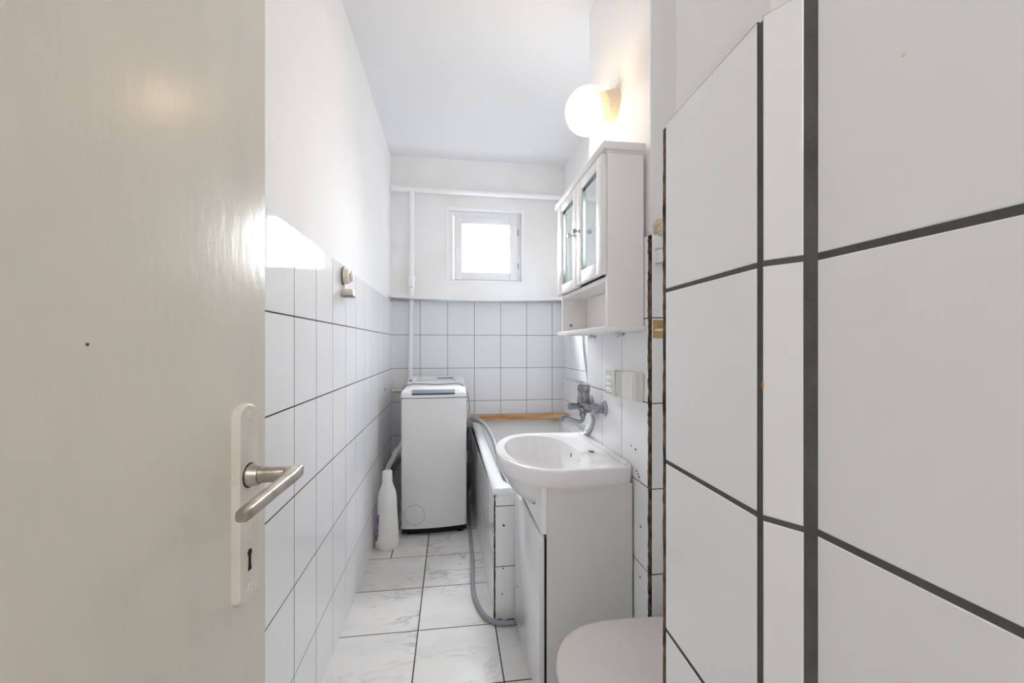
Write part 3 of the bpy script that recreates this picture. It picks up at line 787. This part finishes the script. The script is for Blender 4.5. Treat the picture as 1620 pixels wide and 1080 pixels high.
def basin():
    bm = new(); N = 96
    ang = [2 * PI * (k + .5) / N for k in range(N)]
    O = [outer(a) for a in ang]
    bc = Vector((0.328, 1.540))
    def bowl(s, z, ax=0.130, ay=0.248):
        out = []
        for a in ang:
            c, si = math.cos(a), math.sin(a)
            k = ax * (0.97 if c > 0 else 1.0)
            r = 1 / ((abs(c) / k) ** 2.15 + (abs(si) / ay) ** 2.15) ** (1 / 2.15)
            out.append(Vector((bc.x + c * r * s, bc.y + si * r * s, z)))
        return out
    def out_ring(ins, z, zf=None):
        R = []
        for a, p in zip(ang, O):
            d = (p - BC); l = d.length
            q = BC + d * ((l - ins) / l)
            zz = z
            R.append(Vector((q.x, q.y, zz)))
        return R
    def mix(A, B, t): return [p.lerp(q, t) for p, q in zip(A, B)]
    lip = bowl(1.0, wbz - 0.004); rim_in = out_ring(0.008, wbz)
    deck = mix(lip, rim_in, 0.5)
    for v in deck: v.z = wbz - 0.004 - 0.004 * max(0, min(1, (v.x - 0.40) / 0.08))
    deck2 = mix(lip, rim_in, 0.86)
    for v in deck2: v.z = wbz - 0.002 - 0.005 * max(0, min(1, (v.x - 0.40) / 0.08))
    rings = [bowl(0.10, wbz - 0.148), bowl(0.35, wbz - 0.145), bowl(0.62, wbz - 0.128), bowl(0.82, wbz - 0.092), bowl(0.93, wbz - 0.045), bowl(0.975, wbz - 0.015), lip,
             deck, deck2, rim_in, out_ring(0.002, wbz - 0.002), out_ring(0.0, wbz - 0.008), out_ring(0.0015, wbz - 0.03), out_ring(0.003, wbz - 0.049), out_ring(0.006, wbz - 0.054)]
    ub = Vector((0.335, 1.54))
    def under(s, z):
        out = []
        for a, p in zip(ang, O):
            d = p - BC
            c = math.cos(a)
            q = BC + d * s
            q.x = min(q.x, 0.54)
            out.append(Vector((q.x, q.y, z)))
        return out
    rings += [under(0.90, wbz - 0.072), under(0.80, wbz - 0.105), under(0.66, wbz - 0.137), under(0.45, wbz - 0.158), under(0.15, wbz - 0.163)]
    loft(bm, rings)
    return bm
bs = obj('basin', basin(), M['ceramic'], ws, smooth=60)
b = new(); lathe(b, (0.500, 1.500, wbz - 0.0105), (0, 0, 1), [(0, 0.017), (0.0032, 0.017), (0.0034, 0.012)], 28); obj('tap_hole', b, M['hose_dark'], ws)
b = new(); lathe(b, (0.4495, 1.560, 0.716), (-1, 0, 0.12), [(-0.006, 0.0065), (0.003, 0.0065), (0.0035, 0.005)], 20)
for v in b.verts: v.co.z = 0.716 + (v.co.z - 0.716) * 1.9
obj('overflow_slot', b, M['hose_dark'], ws)
b = new(); lathe(b, (0.328, 1.54, wbz - 0.150), (0, 0, 1), [(0, 0.024), (0.004, 0.024), (0.006, 0.021), (0.003, 0.016)], 28); obj('drain', b, M['chrome'], ws)
b = new(); rg = []
for y in (1.300, 1.78):
    rg.append([Vector((x, y, z)) for x, z in ((0.545, 0.746), (0.548, 0.7535), (0.566, 0.7545), (0.568, 0.744))])
loft(b, rg); obj('back_ledge', b, M['ceramic'], ws, smooth=30)

# ================================================================== VANITY UNIT
va = thing('vanity_unit', 'slim white vanity cupboard under the washbasin with door ajar', 'cabinet', (0.42, 1.49, 0.0))
VY0, VY1, VX0, VX1, VZ = 1.277, 1.705, 0.290, 0.564, 0.6985
b = new(); box(b, (VX0, VY0, 0.0), (VX1, VY0 + 0.016, VZ), 0.0012, 1); obj('side_panel', b, M['panel_grey'], va)
b = new(); box(b, (VX0, VY1 - 0.016, 0.0), (VX1, VY1, 0.585), 0.0012, 1); obj('side_panel', b, M['panel_grey'], va)
b = new(); box(b, (VX1 - 0.012, VY0 + 0.016, 0.06), (VX1 - 0.004, VY1 - 0.016, 0.585)); obj('back_panel', b, M['panel_grey'], va)
b = new(); box(b, (VX0, VY0 + 0.016, 0.055), (VX1 - 0.012, VY1 - 0.016, 0.071)); obj('bottom_panel', b, M['panel_grey'], va)
# front fascia with curved cut-out under the bowl: near cheek drops from the apron
b = new()
fas = [(VY0, 0.556), (VY1, 0.556), (VY1, 0.585), (1.60, 0.588), (1.47, 0.588), (1.385, 0.606), (1.335, 0.645), (1.315, 0.700), (VY0, 0.700)]
prism(b, [(y, z) for y, z in fas], VX0 - 0.0165, VX0 - 0.0005, 'x'); obj('fascia', b, M['lacquer'], va, smooth=0)
# door hinged on the near side, a little ajar
rot = Matrix.Rotation(math.radians(1.2), 3, 'Z'); piv = (VX0 - 0.006, VY0, 0.3)
b = new(); box(b, (VX0 - 0.0235, VY0, 0.034), (VX0 - 0.0075, VY1 + 0.004, 0.548), 0.0012, 2, rot=rot, piv=piv)
dv = obj('door', b, M['lacquer_gloss'], va)
b = new(); box(b, (VX0 - 0.006, VY0 + 0.004, 0.045), (VX0 + 0.004, VY0 + 0.012, 0.54)); obj('gap', b, M['dark'], va, smooth=0)
b = new(); p = Vector((VX0 - 0.032, 1.615, 0.215)); lathe(b, p + Vector((0.012, 0, 0)), (-1, 0, 0), [(0, 0.007), (0.003, 0.005), (0.012, 0.0045), (0.018, 0.009), (0.024, 0.0095), (0.027, 0.006)], 20); obj('knob', b, M['chrome'], dv)
b = new(); box(b, (VX0 - 0.0165, VY0, 0.0), (VX0 - 0.0005, 1.58, 0.030), 0.001, 1); obj('foot_strip', b, M['lacquer'], va)

# ================================================================== FAUCET
fa = thing('wall_faucet', 'limescaled chrome single lever wall mixer tap above the washbasin', 'faucet', (0.568, 1.535, 0.9))
FY = 1.612; FX0 = 0.513; FZ = 0.895
for y in (FY - 0.075, FY + 0.075):
    b = new(); lathe(b, (XP, y, FZ), (-1, 0, 0), [(0, 0.031), (0.004, 0.031), (0.010, 0.024), (0.012, 0.021)], 28); lathe(b, (XP, y, FZ), (-1, 0, 0), [(0.010, 0.0205), (0.022, 0.0205), (0.024, 0.019)], 6); obj('wall_flange', b, M['chrome_worn'], fa)
def fbody():
    bm = new()
    lathe(bm, (FX0, FY, FZ - 0.026), (0, 0, 1), [(0, 0.016), (0.005, 0.021), (0.018, 0.0265), (0.045, 0.0265), (0.068, 0.0235), (0.080, 0.0225), (0.083, 0.021)], 28)
    for s_ in (-1, 1):
        tube(bm, [(0.552, FY + s_ * 0.075, FZ), (0.540, FY + s_ * 0.074, FZ), (0.530, FY + s_ * 0.064, FZ), (0.522, FY + s_ * 0.040, FZ), (FX0, FY, FZ)], lambda t: 0.0165 + 0.008 * t, seg=20, per=5)
    return bm
obj('body', fbody(), M['chrome_worn'], fa, smooth=50)
b = new(); lathe(b, (FX0, FY, FZ + 0.057), (0, 0, 1), [(0, 0.0238), (0.002, 0.0248), (0.020, 0.0245), (0.026, 0.021)], 28); obj('cartridge_cap', b, M['chrome_worn'], fa)
b = new()
rg = [[Vector((x, FY + w, z + h)), Vector((x, FY - w, z + h)), Vector((x, FY - w, z - h)), Vector((x, FY + w, z - h))] for x, z, w, h in ((0.537, 0.975, 0.012, 0.005), (0.512, 0.983, 0.020, 0.0075), (0.482, 0.992, 0.015, 0.0055), (0.455, 0.999, 0.013, 0.0045), (0.442, 1.002, 0.010, 0.003))]
loft(b, rg); bmesh.ops.bevel(b, geom=b.edges[:], offset=0.0018, segments=2, affect='EDGES'); obj('lever', b, M['chrome'], fa, smooth=40)
b = new(); lathe(b, (FX0 - 0.020, FY, FZ), (-1, 0, 0), [(0, 0.011), (0.014, 0.011), (0.0145, 0.0135), (0.040, 0.0128), (0.042, 0.0105)], 24); obj('diverter_knob', b, M['chrome_worn'], fa)
b = new(); lathe(b, (FX0 - 0.004, FY, FZ - 0.024), (0, 0, -1), [(0, 0.0135), (0.014, 0.013), (0.016, 0.011)], 20)
tube(b, [(FX0 - 0.004, FY, FZ - 0.038), (FX0 - 0.004, FY + 0.001, FZ - 0.050), (FX0 - 0.013, FY + 0.004, FZ - 0.060), (FX0 - 0.030, FY + 0.008, FZ - 0.060), (FX0 - 0.05, FY + 0.014, FZ - 0.053), (FX0 - 0.068, FY + 0.02, FZ - 0.047), (FX0 - 0.080, FY + 0.024, FZ - 0.0475)], lambda t: 0.0088 + (0.004 * max(0, (t - .8) / .2)), seg=18, per=8)
lathe(b, (FX0 - 0.080, FY + 0.024, FZ - 0.045), (-0.35, 0.05, -1), [(-0.006, 0.010), (0, 0.0135), (0.010, 0.013), (0.014, 0.0115)], 20)
obj('spout', b, M['chrome_worn'], fa, smooth=50)
b = new(); tube(b, [(0.534, FY - 0.012, FZ - 0.020), (0.548, FY + 0.004, FZ - 0.038), (0.560, FY + 0.026, FZ - 0.064), (0.5615, FY + 0.065, FZ - 0.108), (0.562, FY + 0.110, 0.765), (0.568, 1.80, 0.745), (0.60, 1.85, 0.75), (0.635, 1.89, 0.84), (0.628, 1.91, 0.98), (0.615, 1.92, 1.10), (0.612, 1.93, 1.22)], 0.0072, seg=12, per=9, wave=0.0011, wl=0.006)
sh = obj('shower_hose', b, M['chrome_hose'], smooth=60); tag(sh, 'corrugated steel shower hose hanging behind the mixer tap', 'hose')
# holder the hose hangs from, on the alcove wall
b = new(); box(b, (0.61, 1.905, 1.215), (0.866, 1.935, 1.235), 0.004); cyl(b, (0.612, 1.92, 1.205), (0.612, 1.94, 1.275), 0.013, 0.016, seg=18)
lathe(b, (0.606, 1.944, 1.275), (-0.55, 0.2, 0.8), [(0, 0.014), (0.06, 0.018), (0.075, 0.036), (0.088, 0.034)], 20)
obj('hand_shower', b, M['chrome_worn'], sh)

# ================================================================== SOCKETS
sw = thing('light_switch', 'surface mounted switch with two clear grey covers beside the mixer tap', 'switch', (0.566, 1.39, 0.96))
b = new(); box(b, (XP - 0.010, 1.302, 0.956), (XP, 1.482, 1.046), 0.003); obj('back_box', b, M['white_plastic'], sw)
for y0, y1 in ((1.402, 1.478), (1.308, 1.386)):
    b = new(); box(b, (XP - 0.020, y0, 0.960), (XP - 0.009, y1, 1.043), 0.002); c_ = obj('cover', b, M['switch_grey'], sw)
    if y0 > 1.35:
        for z0, z1 in ((0.968, 0.984), (0.990, 1.000), (1.006, 1.024)):
            b = new(); box(b, (XP - 0.0225, y0 + 0.008, z0), (XP - 0.019, y1 - 0.012, z1), 0.002); obj('rocker', b, M['white_plastic'], c_)
        b = new(); lathe(b, (XP - 0.020, y0 + 0.008, 0.997), (-1, 0, 0), [(0, 0.004), (0.001, 0.004)], 14); obj('screw', b, M['hose'], c_)
b = new(); box(b, (XP - 0.024, 1.388, 0.957), (XP - 0.006, 1.400, 1.046), 0.002); obj('divider', b, M['white_plastic'], sw)
so = thing('wall_socket', 'plain white square cover box at the corner beside the grey switch', 'socket', (0.566, 1.25, 0.957))
b = new(); box(b, (XP - 0.030, 1.208, 0.962), (XP, 1.300, 1.048), 0.005, 3); obj('box', b, M['white_plastic'], so)
b = new(); box(b, (XP - 0.034, 1.214, 0.966), (XP - 0.028, 1.296, 1.044), 0.004, 3); obj('front_plate', b, M['white_plastic'], so)

# ================================================================== MIRROR CABINET
mc = thing('mirror_cabinet', 'white wall cabinet with two mirror doors and open shelf above basin', 'cabinet', (0.51, 1.47, 1.166))
CX0, CX1, CY0, CY1 = 0.472, 0.568, 1.206, 1.728
CZ0, CZ1, CZS = 1.186, 1.700, 1.338
FX = 0.455
b = new(); box(b, (FX, CY0, CZ0), (CX1, CY0 + 0.016, CZ1), 0.001, 1); obj('side_panel', b, M['lacquer'], mc)
b = new(); box(b, (FX, CY1 - 0.016, CZ0), (CX1, CY1, CZ1), 0.001, 1); fs = obj('side_panel', b, M['lacquer'], mc)
b = new(); lathe(b, (0.490, CY1 - 0.016, 1.212), (0, -1, 0), [(0, 0.006), (0.001, 0.006), (0.0015, 0.003)], 16); obj('screw', b, M['hose'], fs)
b = new(); box(b, (CX1 - 0.008, CY0 + 0.016, CZ0), (CX1 - 0.002, CY1 - 0.016, CZ1)); obj('back_panel', b, M['lacquer'], mc)
b = new(); box(b, (FX + 0.002, CY0 + 0.016, CZS - 0.018), (CX1 - 0.008, CY1 - 0.016, CZS - 0.003), 0.001, 1); obj('shelf', b, M['lacquer'], mc)
b = new(); box(b, (FX - 0.010, CY0 - 0.016, 1.170), (CX1, CY1 + 0.030, CZ0), 0.003, 2); obj('bottom_board', b, M['lacquer'], mc)
b = new(); box(b, (FX - 0.016, CY0 - 0.014, CZ1), (CX1 + 0.001, CY1 + 0.048, CZ1 + 0.024), 0.003, 2); box(b, (FX - 0.004, CY0 - 0.004, CZ1 - 0.006), (CX1, CY1 + 0.006, CZ1 + 0.002), 0.001); obj('cornice', b, M['lacquer'], mc)
ym = 1.4615
def cab_door(y0, y1, z0, z1, m0, m1, mz0, mz1, ky, out):
    x0, x1 = FX - 0.0165 - out, FX - 0.0005 - out
    bm = new()
    for lo, hi in (((x0, y0, z0), (x1, m0, z1)), ((x0, m1, z0), (x1, y1, z1)), ((x0, m0, z0), (x1, m1, mz0)), ((x0, m0, mz1), (x1, m1, z1))): box(bm, lo, hi, 0.0015, 2)
    d = obj('door', bm, M['lacquer'], mc)
    bm = new(); box(bm, (x0 + 0.009, m0 - 0.002, mz0 - 0.002), (x0 + 0.013, m1 + 0.002, mz1 + 0.002)); obj('mirror', bm, M['mirror'], d, smooth=0)
    bm = new(); w = 0.004
    for lo, hi in (((x0 + .004, m0, mz0), (x0 + .0092, m0 + w, mz1)), ((x0 + .004, m1 - w, mz0), (x0 + .0092, m1, mz1)), ((x0 + .004, m0, mz0), (x0 + .0092, m1, mz0 + w)), ((x0 + .004, m0, mz1 - w), (x0 + .0092, m1, mz1))): box(bm, lo, hi)
    obj('mirror_rim', bm, M['mirror_edge'], d, smooth=0)
    bm = new(); lathe(bm, (x0 + 0.001, ky, 1.522), (-1, 0, 0), [(0, 0.0085), (0.003, 0.0075), (0.006, 0.004), (0.012, 0.004), (0.016, 0.0085), (0.021, 0.0095), (0.025, 0.007), (0.026, 0.002)], 20); obj('knob', bm, M['chrome'], d)
cab_door(CY0 + 0.003, ym - 0.002, CZS + 0.002, CZ1 - 0.008, 1.256, 1.405, 1.382, 1.660, 1.428, 0.0)
cab_door(ym + 0.001, CY1 + 0.002, CZS - 0.003, CZ1 - 0.008, 1.510, 1.660, 1.368, 1.660, 1.488, 0.0)
for y in (1.466, 1.212):
    b = new(); lathe(b, (0.487, y, 1.160), (1, 0, 0), [(0, 0.0075), (0.004, 0.0080), (0.006, 0.0035), (0.017, 0.0035), (0.019, 0.0075), (0.023, 0.0075)], 18); cyl(b, (0.497, y, 1.16), (0.497, y, 1.172), 0.003, seg=10); obj('hook_knob', b, M['chrome'], mc)

# ================================================================== GLOBE LAMP
gl = thing('globe_lamp', 'lit cut glass globe lamp on the wall above the mirror cabinet', 'lamp', (0.575, 1.468, 1.90))
gc = Vector((0.487, 1.480, 1.965)); gr = 0.0825
b = new(); rings = []
for t in range(9):
    s = t / 8
    c = Vector((XPP + 0.002, 1.462, 1.982)).lerp(Vector((0.520, 1.474, 1.978)), s); r = 0.058 * (1 - s) + 0.045 * s
    ax = Vector((-1, 0.05, -0.30 * s)).normalized(); u, w = frame_of(ax)
    rings.append([c + (u * math.cos(2 * PI * k / 36) + w * math.sin(2 * PI * k / 36)) * r for k in range(36)])
loft(b, rings); obj('lamp_base', b, M['base_warm'], gl)
b = new(); bmesh.ops.create_uvsphere(b, u_segments=64, v_segments=40, radius=gr)
for v in b.verts:
    n_ = v.co.normalized(); th_ = math.atan2(n_.y, n_.x); ph = math.acos(max(-1, min(1, n_.z)))
    v.co = n_ * (gr + 0.0007 * math.sin(th_ * 22) * math.sin(ph * 26)) + gc
gb = obj('globe', b, M['globe'], gl, smooth=60)
b = new(); lathe(b, (0.522, 1.474, 1.977), (-0.93, 0.06, -0.34), [(0, 0.013), (0.012, 0.014), (0.02, 0.022), (0.034, 0.031), (0.048, 0.033), (0.060, 0.028), (0.068, 0.017), (0.071, 0.004)], 28); obj('bulb', b, M['bulb'], gb, smooth=60)

# ================================================================== TOILET
to = thing('toilet', 'white toilet with closed pinkish white lid in the niche', 'toilet', (0.55, 0.885, 0.0))
TC = 0.885
def toil(xf, xb, hw, z, n=40, p=2.25, split=0.40):
    """egg outline: front half superellipse, rear straighter"""
    xm = xf + (xb - xf) * split; out = []
    for k in range(n):
        a = 2 * PI * k / n; c, s = math.cos(a), math.sin(a)
        ax = (xb - xm) if c > 0 else (xm - xf); pp = 3.6 if c > 0 else p
        r = 1 / ((abs(c) / ax) ** pp + (abs(s) / hw) ** pp) ** (1 / pp)
        out.append(Vector((xm + c * r, TC + s * r, z)))
    return out
b = new(); loft(b, [toil(0.236, 0.672, 0.176, 0.402), toil(0.230, 0.675, 0.181, 0.405), toil(0.228, 0.676, 0.183, 0.412), toil(0.231, 0.675, 0.180, 0.4185), toil(0.245, 0.665, 0.168, 0.4215), toil(0.33, 0.60, 0.10, 0.4235), toil(0.42, 0.52, 0.03, 0.424)]); obj('lid', b, M['lid'], to, smooth=50)
b = new(); loft(b, [toil(0.240, 0.670, 0.173, 0.384), toil(0.234, 0.672, 0.178, 0.388), toil(0.234, 0.672, 0.178, 0.397), toil(0.240, 0.668, 0.173, 0.4015)]); obj('seat', b, M['lid'], to, smooth=50)
b = new(); loft(b, [toil(0.40, 0.70, 0.105, 0.0), toil(0.395, 0.705, 0.108, 0.02), toil(0.385, 0.70, 0.100, 0.10), toil(0.36, 0.70, 0.105, 0.20), toil(0.31, 0.70, 0.135, 0.29), toil(0.262, 0.70, 0.163, 0.35), toil(0.246, 0.70, 0.171, 0.37), toil(0.246, 0.70, 0.171, 0.382)]); obj('bowl', b, M['ceramic'], to, smooth=50)
b = new(); box(b, (0.735, TC - 0.185, 0.42), (0.925, TC + 0.185, 0.78), 0.025, 4); box(b, (0.66, TC - 0.10, 0.30), (0.925, TC + 0.10, 0.43), 0.02, 3); obj('tank', b, M['ceramic'], to)
b = new(); box(b, (0.727, TC - 0.192, 0.78), (0.932, TC + 0.192, 0.812), 0.012, 3); tl = obj('tank_lid', b, M['ceramic'], to)
b = new(); cyl(b, (0.83, TC, 0.81), (0.83, TC, 0.82), 0.022, seg=24, bev=0.003); obj('flush_button', b, M['chrome'], tl)
for s in (-1, 1):
    b = new(); cyl(b, (0.685, TC + s * 0.07 - 0.02, 0.395), (0.685, TC + s * 0.07 + 0.02, 0.395), 0.011, seg=16, bev=0.002); obj('hinge', b, M['lid'], to)

# ================================================================== SMALL THINGS
# suction cup bracket on the left tiles
hk = thing('suction_hook', 'beige suction cup bracket on the left wall tiles near the top', 'hook', (XL, 1.79, 1.33))
hy, hz = 1.785, 1.405
b = new(); lathe(b, (XL, hy, hz), (1, 0, 0), [(0, 0.036), (0.003, 0.037), (0.008, 0.034), (0.020, 0.030), (0.026, 0.028), (0.030, 0.022)], 30); obj('suction_cup', b, M['beige'], hk)
b = new(); lathe(b, (XL, hy, hz), (1, 0, 0), [(0.004, 0.0372), (0.0055, 0.0385), (0.0085, 0.036)], 30); obj('rubber_ring', b, M['hose_dark'], hk)
b = new(); box(b, (XL + 0.004, hy - 0.008, hz - 0.070), (XL + 0.012, hy + 0.008, hz - 0.02), 0.002); obj('arm', b, M['white_plastic'], hk)
b = new(); box(b, (XL + 0.006, hy - 0.020, hz - 0.078), (XL + 0.044, hy + 0.022, hz - 0.052), 0.004); obj('cup', b, M['beige'], hk)
b = new(); box(b, (XL + 0.001, hy - 0.028, hz - 0.083), (XL + 0.046, hy + 0.024, hz - 0.077), 0.002); obj('base_plate', b, M['hose'], hk)
b = new(); lathe(b, (XL + 0.029, hy + 0.012, hz + 0.002), (1, 0.2, 0), [(0, 0.021), (0.008, 0.020), (0.010, 0.016)], 24); obj('clamp_disc', b, M['white_plastic'], hk)

# things on the near face of the wall breast
b = new(); bmesh.ops.create_icosphere(b, subdivisions=4, radius=1.0)
from mathutils import noise
for v in b.verts:
    n_ = v.co.normalized(); k = 1 + 0.45 * noise.noise(n_ * 3.1) + 0.18 * noise.noise(n_ * 8)
    v.co = Vector((0.602 + n_.x * 0.017 * k, YP0 + 0.004 + n_.y * 0.013 * k, 1.470 + n_.z * 0.023 * k))
tag(obj('plaster_lump', b, M['foam'], smooth=60), 'lump of crumbling dried plaster above the niche tiles', 'plaster lump')
ho = thing('tumbler_holder', 'small clear rimmed holder on the niche tiles under the plaster lump', 'holder', (0.605, YP0 - 0.02, 1.36))
for z in (1.405, 1.365):
    b = new(); pts = [Vector((0.606 + 0.019 * math.cos(PI * k / 20), YP0 - 0.001 - 0.028 * math.sin(PI * k / 20), z)) for k in range(21)]
    tube(b, pts, 0.0011, seg=8, smooth=False); obj('rim', b, M['hose'], ho)
b = new(); loft(b, [[Vector((0.606 + 0.0185 * math.cos(PI * k / 20), YP0 - 0.001 - 0.027 * math.sin(PI * k / 20), z)) for k in range(21)] for z in (1.366, 1.404)], False, False, closed=False); obj('cup', b, M['white_plastic'], ho, recalc=False)
pt = thing('bare_patch', 'beige patch of bare adhesive where a niche tile is missing', 'patch', (0.62, YP0, 1.15))
b = new(); box(b, (0.5785, YP0 - 0.0012, 1.150), (0.70, YP0 + 0.003, 1.203), 0.0006, 1); obj('adhesive', b, M['adhesive'], pt, smooth=0)
b = new(); lathe(b, (0.599, YP0 - 0.001, 1.174), (0, -1, 0), [(0, 0.016), (0.003, 0.015), (0.008, 0.009), (0.009, 0.004)], 20)
for v in b.verts: v.co.z = 1.174 + (v.co.z - 1.174) * 0.28
obj('plaster_blob', b, M['white_plastic'], pt)

# ================================================================== LIGHT
def area(name, loc, rot, sx, sy, power, col):
    l = bpy.data.lights.new(name, 'AREA'); l.shape = 'RECTANGLE'; l.size = sx; l.size_y = sy; l.energy = power; l.color = col
    o = bpy.data.objects.new(name, l); COL.objects.link(o); o.location = loc; o.rotation_euler = rot
    return o
wd = area('window_daylight', (-0.16, YBP + 0.52, 2.24), (math.radians(-66), 0, math.radians(22)), 1.7, 1.3, 820, (0.93, 0.96, 1.0))
area('hall_fill', (0.05, -1.15, 2.2), (math.radians(62), 0, 0), 1.0, 0.6, 8.3, (1.0, 0.97, 0.94))  # added general fill from behind the camera, no lamp is seen there
w = bpy.data.worlds.new('world'); scn.world = w; w.use_nodes = True
nt = w.node_tree; bg = nt.nodes['Background']; bg.inputs['Strength'].default_value = 4.0
tc = nt.nodes.new('ShaderNodeTexCoord'); sx = nt.nodes.new('ShaderNodeSeparateXYZ'); cr = nt.nodes.new('ShaderNodeValToRGB')
nt.links.new(tc.outputs['Generated'], sx.inputs[0]); nt.links.new(sx.outputs['Z'], cr.inputs['Fac'])
cr.color_ramp.elements[0].position = 0.0; cr.color_ramp.elements[0].color = (0.42, 0.42, 0.40, 1)      # ground and facing walls
cr.color_ramp.elements[1].position = 0.08; cr.color_ramp.elements[1].color = (0.93, 0.97, 1.0, 1)       # overcast sky
nt.links.new(cr.outputs['Color'], bg.inputs['Color'])

# ================================================================== CAMERA
F = 679.5
cam = bpy.data.cameras.new('camera'); cam.sensor_width = 36.0; cam.lens = F / 1620 * 36.0; cam.shift_y = 7.0 / 1620; cam.clip_start = 0.02
co = bpy.data.objects.new('camera', cam); COL.objects.link(co)
co.location = (0, 0, 1.128); co.rotation_euler = (math.radians(90), 0, -0.1424)
scn.camera = co
scn.view_settings.view_transform = 'Standard'
scn.view_settings.look = 'None'
scn.view_settings.exposure = 0.13
scn.cycles.use_denoising = True
scn.cycles.max_bounces = 10
scn.cycles.diffuse_bounces = 8
scn.cycles.glossy_bounces = 5
scn.cycles.sample_clamp_indirect = 8.0
